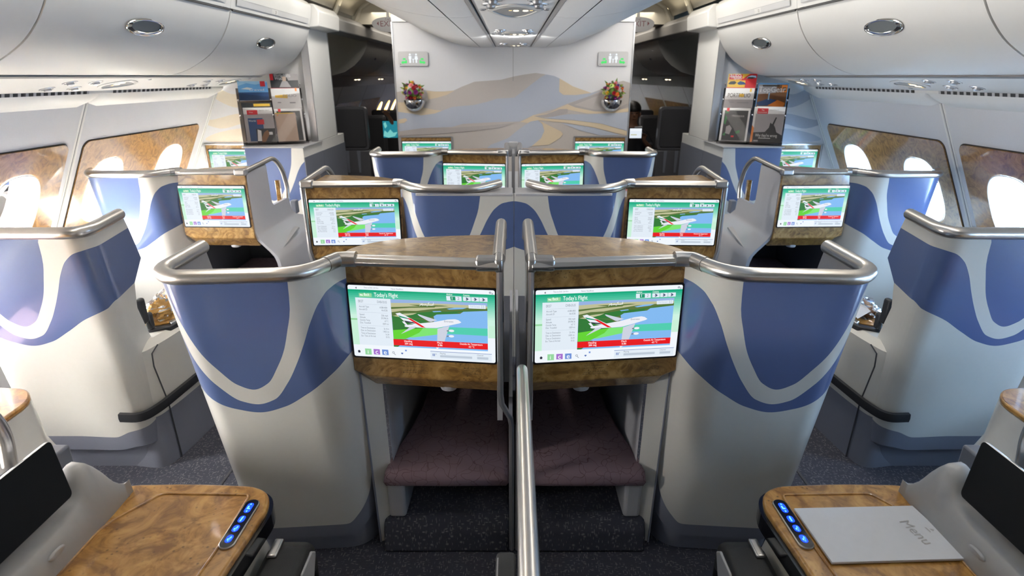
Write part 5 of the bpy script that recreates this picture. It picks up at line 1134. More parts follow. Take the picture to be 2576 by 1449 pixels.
def art_blue(put, rect, txt):
    rect(0, 0, 1, 1, 'mg_blue'); put([(0, 1), (0, .75), (.3, .9), (.6, .82), (1, .95), (1, 1)], 'mg_sky'); rect(0, .0, 1, .42, 'mg_navy'); rect(.75, .72, .92, 1, 'mg_red'); put([(.1, .60), (.35, .56), (.5, .62), (.3, .68)], 'mg_white'); txt(.36, .50, 'travel', .022, 'mg_white', .5)
def art_times(put, rect, txt):
    rect(0, 0, 1, 1, 'mg_grey'); rect(0, .82, 1, 1, 'mg_white'); rect(.12, .80, .48, .93, 'mg_red'); txt(.18, .85, 'The', .014, 'mg_white', .14); txt(.55, .91, 'Special report', .010, 'print_dark', .35)
    rect(.12, .05, .62, .70, 'mg_navy'); txt(.14, .60, 'World 2014', .022, 'mg_white', .44); rect(.42, .52, .66, .66, 'mg_red')
    rect(.35, 0, 1, .40, 'mg_dark'); put([(.50, .02), (.62, .02), (.80, .25), (.74, .36), (.62, .30), (.52, .16)], 'mg_brown'); put([(.36, .05), (.50, .05), (.52, .34), (.40, .38)], 'mg_white'); rect(.78, .22, .90, .30, 'mg_white')
def art_weekly(put, rect, txt):
    rect(0, 0, 1, 1, 'mg_dark'); rect(0, .62, .12, 1, 'mg_red'); put([(.55, 1), (1, 1), (1, .62), (.65, .6)], 'mg_grey'); txt(.14, .80, 'Wirtschafts', .044, 'mg_white', .60); txt(.16, .64, 'Woche', .036, 'mg_white', .40)
    put([(.44, .56), (.56, .56), (.58, .80), (.50, .86), (.43, .80)], 'mg_tan'); put([(.30, .2), (.72, .2), (.60, .56), (.42, .56)], 'mg_grey')
def art_portfolio(put, rect, txt):
    rect(0, 0, 1, 1, 'mg_white'); rect(0, .97, 1, 1, 'mg_red'); rect(0, 0, 1, .45, 'mg_grey'); txt(.10, .55, 'PORTFOLIO', .046, 'print_dark', .78); rect(.50, .56, .66, .70, 'mg_yellow'); rect(.84, .80, .90, .95, 'mg_yellow'); rect(.15, .30, .35, .34, 'print_grey'); rect(.45, .28, .85, .33, 'print_grey')
def art_portfolio2(put, rect, txt):
    rect(0, 0, 1, 1, 'mg_white'); rect(0, .985, 1, 1, 'mg_red'); put([(.12, .55), (.55, .52), (.55, .70), (.12, .66)], 'mg_yellow'); txt(.40, .58, 'FOLIO', .030, 'print_grey', .46); rect(.84, .85, .90, 1, 'mg_orange'); rect(.18, .30, .30, .34, 'print_grey'); rect(.60, .28, .80, .33, 'print_grey')
def art_frame(put, rect, txt):
    rect(0, 0, 1, 1, 'mg_white'); rect(.08, .04, .93, .93, 'mg_dark'); rect(.14, .90, .24, 1, 'mg_red'); rect(.11, .84, .22, .90, 'mg_green'); txt(.35, .74, 'Access', .028, 'mg_grey', .45)
    put([(.12, .80), (.2, .7), (.16, .5), (.10, .55)], 'mg_green'); put([(.2, .25), (.35, .22), (.42, .40), (.32, .50), (.2, .45)], 'mg_grey'); put([(.1, .2), (.2, .3), (.2, .18)], 'mg_green'); rect(.42, .14, .52, .19, 'mg_red'); put([(.55, .3), (.7, .36), (.72, .28), (.6, .24)], 'mg_green')
def art_kraft(put, rect, txt):
    rect(0, 0, 1, 1, 'mg_tan'); rect(.10, .90, .14, .95, 'mg_orange'); rect(0, .97, .9, 1, 'mg_yellow')
def art_auto(put, rect, txt):
    rect(0, 0, 1, 1, 'mg_red'); put([(0, 1), (.75, 1), (.45, .62), (0, .62)], 'mg_yellow'); rect(.04, .66, .50, .96, 'mg_red'); txt(.05, .80, 'auto', .052, 'mg_white', .40); txt(.12, .73, 'motor', .034, 'mg_white', .36); txt(.20, .665, 'sport', .026, 'mg_white', .28)
    put([(.64, .72), (.68, .82), (.80, .90), (.96, .88), (.98, .76), (.85, .70)], 'mg_sky'); put([(.66, .72), (.70, .80), (.85, .80), (.97, .76), (.85, .70)], 'mg_dark'); rect(0, .0, 1, .60, 'mg_yellow'); rect(.62, .0, 1, .62, 'mg_red')
    put([(.03, .40), (.10, .54), (.25, .56), (.32, .46), (.25, .36), (.08, .36)], 'mg_dark'); put([(.34, .44), (.44, .56), (.58, .50), (.66, .36), (.50, .34), (.40, .34)], 'mg_navy')
def art_gear(put, rect, txt):
    rect(0, 0, 1, 1, 'mg_blue'); rect(.03, .0, .97, .95, 'mg_brown'); put([(.03, .95), (.62, .95), (.62, .66), (.03, .60)], 'mg_grey'); rect(.15, .88, .70, .93, 'print_dark'); rect(.78, .68, .96, .93, 'mg_orange'); rect(.81, .72, .93, .86, 'mg_brown'); txt(.04, .68, 'TopGear', .062, 'mg_white', .88)
    put([(.02, .30), (.40, .45), (.65, .40), (.6, .22), (.1, .18)], 'mg_navy'); put([(.4, .2), (.7, .4), (.95, .3), (.9, .1)], 'mg_orange'); rect(.38, .40, .42, .64, 'mg_sky')
def art_econ(put, rect, txt):
    rect(0, 0, 1, 1, 'mg_grey'); rect(0, .80, 1, 1, 'mg_white'); rect(.04, .80, .42, .95, 'mg_red'); txt(.18, .88, 'The', .016, 'mg_white', .10); txt(.08, .825, 'Economist', .014, 'mg_white', .30); txt(.48, .90, 'Special Report', .010, 'print_grey', .3)
    put([(0, 0), (1, 0), (1, .22), (.80, .30), (.74, .42), (.68, .50), (.75, .70), (.71, .71), (.62, .52), (.55, .56), (.52, .42), (.40, .30), (0, .28)], 'mg_dark'); txt(.08, .165, "Why they're wrong", .034, 'mg_white', .76); rect(.20, .12, .62, .135, 'mg_white'); rect(.05, .03, .20, .07, 'mg_grey')
def art_g(put, rect, txt):
    rect(0, 0, 1, 1, 'mg_white'); txt(.08, .86, 'G', .036, 'mg_navy', .09); put([(.0, .0), (.15, .0), (.10, .4), (.0, .5)], 'mg_orange')
def art_plain_y(put, rect, txt): rect(0, 0, 1, 1, 'mg_dark'); rect(.4, .9, .95, .97, 'mg_yellow')
# left rack
magazine(-1, .005, .345, .150, .000, 'light blue sky magazine, top of the outer column in the left rack', art_blue, .215)
magazine(-1, .012, .02, .30, .022, 'dark magazine with a yellow line, peeking out behind the red-boxed cover, left rack', art_plain_y, .215)
magazine(-1, .018, .00, .275, .040, 'white magazine with a red box and navy picture, front of the left rack', art_times, .21)
magazine(-1, .245, .43, .135, -.030, 'black magazine with white title and red edge, highest in the left rack', art_weekly, .21)
magazine(-1, .238, .27, .170, .000, 'white magazine with a yellow title in the left rack', art_portfolio2, .215)
magazine(-1, .240, .00, .265, .030, 'white-framed dark magazine behind the tan brochure in the left rack', art_frame, .205)
magazine(-1, .243, .00, .228, .045, 'plain tan brochure, front of the inner column in the left rack', art_kraft, .150)
# right rack (mirror arrangement)
magazine(1, .005, .43, .135, -.030, 'red and yellow car magazine, highest in the right rack', art_auto, .215)
magazine(1, .002, .27, .175, .000, 'white magazine titled in black capitals in the right rack', art_portfolio, .215)
magazine(1, .005, .00, .270, .030, 'white-framed black and green magazine, bottom of the inner column in the right rack', art_frame, .205)
magazine(1, .238, .26, .220, .000, 'blue and brown car magazine with a white title in the right rack', art_gear, .22)
magazine(1, .236, .00, .285, .022, 'white magazine with a navy letter, behind the grey cover in the right rack', art_g, .21)
magazine(1, .252, .00, .283, .040, 'grey and black magazine with a raised-arm figure, front of the right rack', art_econ, .205)
for s in (-1, 1):
    O, Xd, Ud, N = rack_frame(s)
    t = Thing('magazine_rack', 'clear smoked acrylic rack holding magazines on the %s pedestal' % LR[s], 'magazine rack', tuple(O))
    b = MB()
    P = lambda u, v, d: O + Xd * u + Ud * v + N * d
    b.loft([[P(-.015, -.0, -.048), P(RW + .01, 0, -.048), P(RW + .01, .46, -.048), P(-.015, .46, -.048)], [P(-.015, 0, -.045), P(RW + .01, 0, -.045), P(RW + .01, .46, -.045), P(-.015, .46, -.045)]], 'acrylic_smoked')
    t.part('back_plate', b)
    for (u0, u1, v1, d) in ((-.012, RW + .008, .255, .062), (-.012, RW + .008, .385, .016)):
        f = MB(); cv = []
        n = 16
        for i in range(n + 1):
            q = i / n; dip = -.018 * math.sin(PI * 2 * q - PI / 2) * (1 if s < 0 else -1) * .7
            cv.append((u0 + (u1 - u0) * q, v1 + dip))
        v0 = .0 if d > .03 else .25
        f.flat(O, Xd, Ud, [(u0, v0)] + [(u1, v0)] + cv[::-1], 'acrylic', d); t.part('pocket', f, recalc=False)
    f = MB(); f.loft([[P(-.012, -.002, -.048), P(RW + .008, -.002, -.048), P(RW + .008, -.002, .064), P(-.012, -.002, .064)], [P(-.012, .001, -.048), P(RW + .008, .001, -.048), P(RW + .008, .001, .064), P(-.012, .001, .064)]], 'acrylic'); t.part('base_plate', f)
    for u in (-.006, .228, RW + .002):
        for v in (.21, .345) + ((.47,) if (s < 0) == (u > .3) else ()):
            f = MB(); d1 = .066 if v < .3 else .02
            f.tube([P(u, v, -.045), P(u, v, d1)], .003, 'chrome', n=8); f.ball(P(u, v, d1), .0065, 'chrome', nu=10, nv=6); t.part('stand_off', f)

# ---------------------------------------------------------------- chrome wall vases with flowers
random.seed(5)
COLS = ['fl_yellow', 'fl_red', 'fl_purple', 'fl_orange', 'fl_lime', 'fl_pink', 'fl_violet', 'fl_red', 'fl_orange', 'fl_purple', 'fl_lime']
def flower_mesh(kind, col):
    mb = MB(); n = {0: 14, 1: 10, 2: 8}[kind]; r = (.026, .022, .013)[kind]
    for ring, (rr, zz, k) in enumerate(((1, .0, 1), (.72, .006, .8), (.45, .011, .6))):
        for i in range(n):
            a = 2 * PI * (i + .5 * ring) / n; w_ = PI / n * 1.15
            p = lambda a_, q, z: V((math.cos(a_) * r * q, math.sin(a_) * r * q, z))
            mb.add([p(a, .1, zz), p(a - w_, rr * .65, zz + .004 * k), p(a, rr, zz + .001 + .006 * ring), p(a + w_, rr * .65, zz + .004 * k)], [(0, 1, 2, 3)], col)
    mb.ball((0, 0, .010), (r * .25, r * .25, .006), 'mg_brown' if col == 'fl_yellow' else ('green_leaf' if col == 'fl_lime' else col), nu=8, nv=5)
    return mb
def vase(cx, label, blabel, seed):
    random.seed(seed); cz = 1.498; cy = Y_BULK - .012
    t = Thing('wall_vase', label, 'vase', (cx, cy, cz))
    b = MB(); b.ball((cx, cy - .006, cz), (.098, .092, .100), 'chrome', nu=36, nv=14, a0=PI / 2, a1=PI)
    b.box(cx - .04, cx + .04, cy, cy + .011, cz - .08, cz - .01, 'chrome'); t.part('bowl', b, sharp=60)
    b = MB(); b.loft([[(cx + r_ * math.cos(a), cy - .006 + r_ * .9 * math.sin(a) - .0, z) for a in [2 * PI * j / 24 for j in range(24)]] for r_, z in ((.055, cz - .02), (.060, cz + .035), (.056, cz + .036), (.05, cz - .01))], 'dark_grey'); t.part('liner', b)
    f = Thing('flower_bouquet', blabel, 'flowers', (cx, cy - .05, cz + .03))
    c0 = V((cx, cy - .085, cz + .075))
    k = 0
    for el_, cnt in ((-42, 9), (-12, 10), (18, 8), (45, 6), (75, 3)):
        for i in range(cnt):
            az = 2 * PI * (i + random.random() * .5) / cnt; e_ = R(el_ + random.uniform(-8, 8))
            d = V((math.cos(az) * math.cos(e_), math.sin(az) * math.cos(e_) * .72, math.sin(e_) * .85))
            if d.y > .55: continue
            mb = flower_mesh(0 if k % 3 == 0 else (1 if k % 3 == 1 else (2 if k % 5 == 0 else 1)), COLS[(k * 7 + seed) % len(COLS)]); k += 1
            q = d.to_track_quat('Z', 'Y').to_matrix(); pos = c0 + V((d.x * .078, d.y * .075, d.z * .080))
            mb.v = [tuple(q @ V(v) + pos) for v in mb.v]
            f.part('flower', mb, recalc=False)
    for i in range(16):
        az = random.uniform(0, 2 * PI); e_ = R(random.uniform(-30, 80)); d = V((math.cos(az) * math.cos(e_), -abs(math.sin(az)) * math.cos(e_) * .7, math.sin(e_)))
        p0 = c0 + d * .06; p1 = c0 + d * random.uniform(.095, .125); sd = d.cross(V((.3, 1, .2))).normalized() * .009
        mb = MB(); mb.add([p0, (p0 + p1) / 2 + sd, p1, (p0 + p1) / 2 - sd], [(0, 1, 2, 3)], 'green_leaf'); f.part('leaf', mb, recalc=False)
    mb = MB(); mb.ball(c0 + V((0, .01, -.015)), (.052, .045, .048), 'green_leaf', nu=12, nv=8); f.part('foliage', mb)
vase(-.887, 'half-round chrome vase on the bulkhead, left of the mural', 'bright mixed flowers in the left chrome wall vase', 3)
vase(.884, 'half-round chrome vase on the bulkhead, right of the mural', 'bright mixed flowers in the right chrome wall vase', 8)

# ---------------------------------------------------------------- foreground row: consoles, handsets, armrests, divider
def front_console(side):
    X = lambda x: mxp(side, x); sd = LR[side]
    t = Thing('side_console', 'glossy burl table console in the %s foreground with lit blue seat buttons' % sd, 'console', (X(-.82), .9, 0), 'foreground consoles')
    base = [(-.628, -.3), (-.628, .93), (-.612, 1.145), (-.63, 1.195), (-.675, 1.222), (-.83, 1.232), (-1.00, 1.228), (-1.05, 1.20), (-1.06, 1.1), (-1.06, -.3)]
    pl = fillet(base, [.05, .06, .03, .05, .1, .06, .03, .05], n=5)
    tb = MB(); tb.prism([(X(p.x), p.y) for p in pl], 'z', .682, .703, 'burl_table')
    to = t.part('table_top', tb, bevel=0.008, seg=3)
    # recessed panel with a raised lip
    lp = MB(); inner = fillet([(-.675, .55), (-.678, .93), (-.672, 1.00), (-.674, 1.185), (-.90, 1.190), (-.975, 1.08), (-.975, .55)], [.02, .02, .012, .015, .03], n=4)
    path = [V((X(p.x), p.y, .7035)) for p in inner]; lp.tube(path, .0035, 'burl_table', n=8); t.part('table_lip', lp, parent=to)
    rim = MB(); pr = [p for p in pl if p.x > -.70][:60]; rows = []
    ordered = pr
    for i, p in enumerate(ordered):
        a = ordered[max(i - 1, 0)]; b = ordered[min(i + 1, len(ordered) - 1)]; d = (b - a).normalized() if (b - a).length > 1e-6 else V((0, 1)); n = V((d.y, -d.x))
        rows.append([V((X(p.x + n.x * o_), p.y + n.y * o_, z)) for o_, z in ((-.004, .640), (.008, .642), (.008, .684), (-.004, .686))])
    rim.loft(rows, 'black_gloss'); t.part('edge_band', rim, sharp=50)
    bd = MB(); bpl = fillet([(-.645, -.3), (-.645, .93), (-.63, 1.12), (-.66, 1.19), (-1.04, 1.19), (-1.04, -.3)], [.05, .05, .05, .05], n=5)
    bd.loft([[V((X(p.x + (0.03 if p.x > -.8 and z < .5 else 0)), p.y, z)) for p in bpl] for z in (.02, .30, .48, .60, .650)], 'shell_cream'); t.part('body', bd)
    # control strip on the chamfered table edge
    c0, c1 = V((X(-.653), 1.158, .7055)), V((X(-.656), 1.010, .7055)); d = (c0 - c1).normalized(); Xc = d.cross(ZA).normalized() if side < 0 else -d.cross(ZA).normalized()
    Yv = d; Xv = Yv.cross(ZA).normalized(); Lc = (c0 - c1).length; mid = (c0 + c1) / 2
    cs = MB(); o1 = rrect(.036, Lc + .012, .0178, n=8); o2 = rrect(.032, Lc + .008, .0158, n=8)
    cs.loft([[mid + Xv * q[0] + Yv * q[1] + ZA * z for q in o] for o, z in ((o1, -.004), (o1, .0015), (o2, .003))], 'joint_metal'); ct = t.part('control_strip', cs)
    cs = MB(); cs.flat(mid, Xv, Yv, o2, 'black_gloss', .0034); t.part('strip_face', cs, parent=ct, recalc=False)
    for i, (q, ln) in enumerate(((.048, .034), (.010, .022), (-.020, .022), (-.052, .024))):
        bt = MB(); O = mid + Yv * q
        bt.flat(O, Xv, Yv, rrect(.015, ln, .0072, n=4), 'em_btn', .0040)
        f = -1 if side < 0 else 1
        if i == 0:
            for dy_ in (-.012, .012): bt.flat(O + Yv * dy_, Xv, Yv, [(-.0025, -.002), (.0025, -.002), (0, .0035 if dy_ > 0 else -.0035)] if dy_ > 0 else [(-.0025, .002), (.0025, .002), (0, -.0035)], 'em_btnc', .0045)
            bt.flat(O, Xv, Yv, [(-.004, -.005), (.004, -.005), (.004, -.001), (0, -.001), (0, .006), (-.004, .006)], 'em_btnc', .0045)
        elif i == 1: bt.flat(O, Xv, Yv, [(-.002, -.008), (.001, -.008), (.002, .008), (0, .009), (-.002, .004)], 'em_btnc', .0045)
        else:
            bt.flat(O, Xv, Yv, [(-.004, -.002), (-.001, -.005), (.004, .006), (.002, .007), (-.001, -.001), (-.003, .001)], 'em_btnc', .0045)
            for a, b in (((-.004, -.003), (.001, -.009)), ((.001, -.009), (.0045, .004))):
                dd = V((b[0] - a[0], b[1] - a[1])); nn = V((-dd.y, dd.x)).normalized() * .0004
                bt.flat(O, Xv, Yv, [(a[0] + nn.x, a[1] + nn.y), (b[0] + nn.x, b[1] + nn.y), (b[0] - nn.x, b[1] - nn.y), (a[0] - nn.x, a[1] - nn.y)], 'em_btnc', .0046)
        t.part('button', bt, parent=ct, recalc=False)
    # cradle wall along the aisle side of the table, holding the tablet
    cr = MB()
    rows = []
    for y in [-.2 + .06 * i for i in range(20)] + [.99 + .0075 * i for i in range(29)]:
        k = interp(y, [.60, .86, 1.00, 1.055, 1.07, 1.085, 1.105, 1.125, 1.15, 1.18, 1.20], [.775, .780, .782, .790, .802, .835, .850, .846, .815, .76, .72])
        xe = interp(y, [1.0, 1.12, 1.20], [0, 0, .02])
        tk = interp(y, [.60, 1.05, 1.08, 1.18], [.0, .0, .02, .04])
        rows.append([V((X(-.975 - xe * .2), y, .70)), V((X(-.982), y, .74)), V((X(-.992 - tk * .4), y, k - .012)), V((X(-1.002 - tk * .5), y, k)), V((X(-1.045), y, k + .004)), V((X(-1.075), y, k - .03)), V((X(-1.085), y, .60)), V((X(-1.075), y, .02))])
    cr.loft(rows, 'cradle_grey'); co = t.part('tablet_cradle', cr, sharp=60)
    sp = MB(); sp.loft([[mid_ + YA * (.022 * math.cos(a)) * k + ZA * (.008 * math.sin(a)) * k + V((X(-1) * -1 * 0, 0, 0)) + V((side * -1 * h, 0, 0)) for a in [2 * PI * j / 16 for j in range(16)]] for k, h in ((1, 0), (1, .004), (.8, .006)) for mid_ in (V((X(-.984), .955, .745)),)], 'latch_grey'); t.part('release_latch', sp, parent=co)
    return t
def arch_front(side):
    X = lambda x: mxp(side, x)
    t = Thing('aisle_wing', 'grey aisle wing with arched chrome rail at the %s edge of the foreground' % LR[side], 'seat wing', (X(-1.11), .6, 0))
    arch_wing(t, side, 1.112, .455)
def tablet(side):
    X = lambda x: mxp(side, x)
    t = Thing('tablet', 'black touchscreen tablet standing in the cradle of the %s foreground console' % LR[side], 'tablet', (X(-1.03), .95, .8))
    b0 = V((X(-1.000), 1.056, .812)); e = V((0, -1, 0)); up = V((X(-.055), .045, .125)); up.normalize(); W_, H_ = .245, .137
    N = V((side * -1, 0, 0)); N = (N - up * N.dot(up)).normalized(); 
    N = e.cross(up).normalized(); N = N if N.x * side < 0 else -N
    P = lambda u, v, d: b0 + e * u + up * v + N * d
    o = rrect(W_, H_, .012, cx=W_ / 2, cy=H_ / 2)
    m = MB(); m.loft([[P(q[0], q[1], d) for q in o] for d in (-.012, -.0005)], 'trim_silver'); t.part('case', m, bevel=0.003)
    m = MB(); vs = [P(q[0], q[1], 0) for q in rrect(W_ - .003, H_ - .003, .011, cx=W_ / 2, cy=H_ / 2)]; m.poly(vs, 'tablet_black'); t.part('screen_glass', m, recalc=False)
def armrest(side):
    X = lambda x: mxp(side, x)
    t = Thing('armrest', 'black padded armrest beside the %s foreground table with a silver tab' % LR[side], 'armrest', (X(-.55), .8, .3), 'foreground armrests')
    b = MB(); rings = []
    for y, z, hw in ((1.135, .50, .035), (1.145, .56, .045), (1.13, .605, .050), (1.09, .622, .052), (.9, .624, .052), (.3, .624, .052)):
        rings.append([V((X(-.557) + q[0], y if i < 99 else y, z - .04 + q[1] - (.0))) for i, q in enumerate(rrect(hw * 2, .10, .022, n=4, cy=-.01))])
    b.loft(rings, 'leather'); b.box(*sorted((X(-.595), X(-.52))), .3, 1.06, .05, .54, 'leather'); bo = t.part('pad', b, sharp=50)
    c = MB(); c.box(*sorted((X(-.595), X(-.572))), 1.06, 1.118, .618, .630, 'joint_metal'); t.part('silver_tab', c, bevel=0.005, seg=3)
    c = MB(); c.prism([(1.10, .55), (1.12, .585), (1.10, .605), (1.03, .605), (1.00, .57), (.98, .50), (1.00, .46), (1.06, .48)], 'x', *sorted((X(-.507), X(-.500))), 'latch_grey'); t.part('side_inlay', c, bevel=0.003)
for side in (-1, 1):
    front_console(side); arch_front(side); tablet(side); armrest(side)
# folded menu card on the right table
t = Thing('menu_card', 'white menu card lying on the right foreground table', 'menu card', (.82, 1.05, .704))
cnr = [V((.678, 1.128, .7055)), V((.972, 1.137, .7055)), V((.990, .973, .7055)), V((.684, .962, .7055))]
m = MB(); m.loft([[V((p.x, p.y, p.z + h)) for p in cnr] for h in (0.0005, .0045)], 'white_paper'); t.part('card', m)
m = MB(); m.loft([[V((p.x, p.y, p.z + h)) for p in cnr] for h in (0.0052, .0060)], 'white_paper'); t.part('front_cover', m)
dirx = V((.016, -.085, 0)).normalized(); diry = ZA.cross(dirx).normalized()
m = MB(); m.text(V((.905, 1.083, .7120)), dirx, diry, 'Menu', .036, 'latch_grey', 0.0003, width=.072)
m.flat(V((.957, 1.057, .7122)), dirx, diry, [(-.009, -.003), (.009, -.003), (.006, 0), (-.006, 0)], 'latch_grey'); m.flat(V((.961, 1.057, .7122)), dirx, diry, [(-.003, 0), (.006, .002), (.002, .009), (-.001, .006)], 'latch_grey')
t.part('lettering', m, recalc=False)
# centre divider with a round silver top rail, and the leather-covered pad beside it
t = Thing('centre_divider', 'thin upright divider between the two centre seats with a round silver top rail', 'divider', (.018, .8, 0))
m = MB(); m.prism([(1.50, 0.0), (1.50, .88), (1.44, .92), (-.3, .92), (-.3, 0.0)], 'x', .008, .028, 'panel_grey'); t.part('panel', m, bevel=0.002)
m = MB(); m.tube(fillet([(.018, 1.506, .60), (.018, 1.506, .86), (.018, 1.42, .942), (.018, 1.2, .944), (.018, -.3, .944)], [.05, .06, .1], n=8), [.008] + [.010] * 9 + [.014] * 4 + [.0165] * 5 + [.0165] * 60, 'rail_metal', n=20) if False else None
pth = fillet([(.018, 1.508, .60), (.018, 1.508, .87), (.018, 1.42, .942), (.018, 1.2, .944), (.018, -.3, .944)], [.06, .10, .1], n=8)
rad = [interp(p.y, [1.2, 1.45, 1.51], [.0175, .0150, .0105]) for p in pth]
m.tube(pth, rad, 'rail_metal', n=20); t.part('top_rail', m)
t = Thing('console_pad', 'dark leather-covered upright pad just left of the centre divider', 'armrest', (-.022, .6, 0))
m = MB(); m.prism([(.985, 0.05), (.992, .66), (.985, .715), (.96, .742), (.92, .752), (-.2, .752), (-.2, .05)], 'x', -.044, -.002, 'leather'); t.part('pad', m, bevel=0.010, seg=3)
m = MB(); m.tube([(-.0435 + .004, .986, .10), (-.0395, .990, .66), (-.0395, .978, .718), (-.0395, .93, .7525), (-.0395, -.1, .7525)], .0012, 'print_grey', n=6); t.part('stitching', m)
# far-side consoles across each aisle
def aisle_console(side):
    X = lambda x: mxp(side, x)
    t = Thing('side_console', 'grey console with a burl top across the %s aisle at the edge of view' % LR[side], 'console', (X(-1.75), 1.3, 0), 'consoles across the aisles')
    pl = fillet([(-1.55, -.2), (-1.55, 1.40), (-1.56, 1.61), (-1.62, 1.68), (-1.85, 1.70), (-2.1, 1.70), (-2.1, -.2)], [.1, .05, .05, .05, .02], n=5)
    rings = []
    for z, o_ in ((.02, .055), (.15, .065), (.34, .070), (.46, .060), (.56, .01), (.705, .0)):
        rings.append([V((X(p.x + (o_ if p.x > -1.7 else 0)), p.y, z)) for p in pl])
    m = MB(); m.loft(rings, 'shell_cream'); t.part('body', m, sharp=60)
    m = MB(); m.prism([(X(p.x), p.y) for p in pl], 'z', .705, .724, 'burl_table'); t.part('table_top', m, bevel=0.006)
    m = MB(); m.box(*sorted((X(-1.84), X(-1.72))), 1.28, 1.46, .72, .80, 'shell_cream'); t.part('handset_cradle', m, bevel=0.02, seg=3)
    m = MB(); m.tube([(X(-1.505), -.1, .33), (X(-1.505), 1.66, .33), (X(-1.55), 1.70, .33)], .022, 'black_rubber', n=8); t.part('bumper_strip', m)
    # plum cushion of that seat further outboard
    q = Thing('seat_cushion', 'plum crackle-patterned cushion by the %s windows, behind the near wave shell' % LR[side], 'cushion', (X(-2.35), 1.8, 0))
    m = MB(); m.box(*sorted((X(-2.44), X(-2.13))), .8, 1.93, .30, .47, 'plum_fabric'); q.part('pad', m, bevel=0.05, seg=4)
    m = MB(); m.box(*sorted((X(-2.42), X(-2.17))), .85, 1.88, 0.0, .30, 'dark_grey'); q.part('support', m)
for side in (-1, 1): aisle_console(side)

# ---------------------------------------------------------------- stowage ledges under the windows
for s in (-1, 1):
    for y0, y1, w_ in ((-1.9, -.2, 'behind the camera'), (-.15, 1.90, 'beside the camera'), (2.32, 3.26, 'behind the near wave shell'), (3.66, 4.90, 'ahead of the far wave shell')):
        t = Thing('window_stowage', 'cream stowage ledge under the %s windows, %s' % (LR[s], w_), 'stowage box', (s * 2.65, (y0 + y1) / 2, 0), 'stowage ledges under the windows')
        m = MB(); m.prism([(s * 2.46, 0.0), (s * 2.46, .56), (s * 2.50, .60), (s * 2.86, .60), (s * 2.86, .0)], 'y', y0, y1, 'cream_wall'); t.part('body', m, bevel=0.01)
        m = MB(); m.box(*sorted((s * 2.50, s * 2.855)), y0 + .02, y1 - .02, .601, .622, 'shell_cream'); t.part('lid', m, bevel=0.006)
# ---------------------------------------------------------------- things left on the side trays
def crumple(name, label, cat, side, cx, cy, cz, rx, ry, rz, mats, seed):
    random.seed(seed)
    from mathutils import noise
    t = Thing(name, label, cat, (cx, cy, cz)); m = MB(); nu, nv = 40, 20; rings = []
    for i in range(nv + 1):
        a = PI * i / nv * .5 + .02; ring = []
        for k in range(nu):
            th = 2 * PI * k / nu; d = V((math.sin(a) * math.cos(th), math.sin(a) * math.sin(th), math.cos(a)))
            n1 = noise.noise(d * 3.1 + V((seed, 0, 0))); n2 = abs(noise.noise(d * 7.3 + V((0, seed, 0))))
            kk = 1 + .30 * n1 + .30 * n2
            ring.append(V((cx + d.x * rx * kk, cy + d.y * ry * kk, cz + max(.0, d.z * rz * kk))))
        rings.append(ring)
    m.loft(rings, mats[0]); t.part('contents', m, sharp=25)
    if mats[1]:
        m = MB(); r2 = [[V((cx + (p.x - cx) * 1.12 + random.uniform(-.0012, .0012), cy + (p.y - cy) * 1.10, cz + (p.z - cz) * 1.18 + random.uniform(0, .002))) for p in r] for r in rings]
        m.loft(r2, mats[1], cap=False); t.part('wrapper', m, recalc=False, sharp=20)
crumple('wrapped_blanket', 'tan folded blanket in crinkled clear plastic on the left side tray', 'blanket', -1, -1.685, 2.60, .622, .075, .15, .075, ('mg_tan2', 'plastic_film'), 3)
crumple('wrapped_blanket', 'dark brown item in crinkled clear plastic on the right side tray', 'blanket', 1, 1.70, 2.68, .622, .07, .16, .045, ('mg_brown', 'plastic_film'), 9)
t = Thing('paper_sheet', 'small white sheet of paper on the right side tray', 'paper', (1.64, 2.56, .66))
m = MB(); pp = [(1.60, 2.46, .640), (1.68, 2.50, .66), (1.70, 2.68, .675), (1.61, 2.64, .645)]
m.loft([[V(p) + ZA * h for p in pp] for h in (0, .001)], 'white_paper'); t.part('sheet', m)

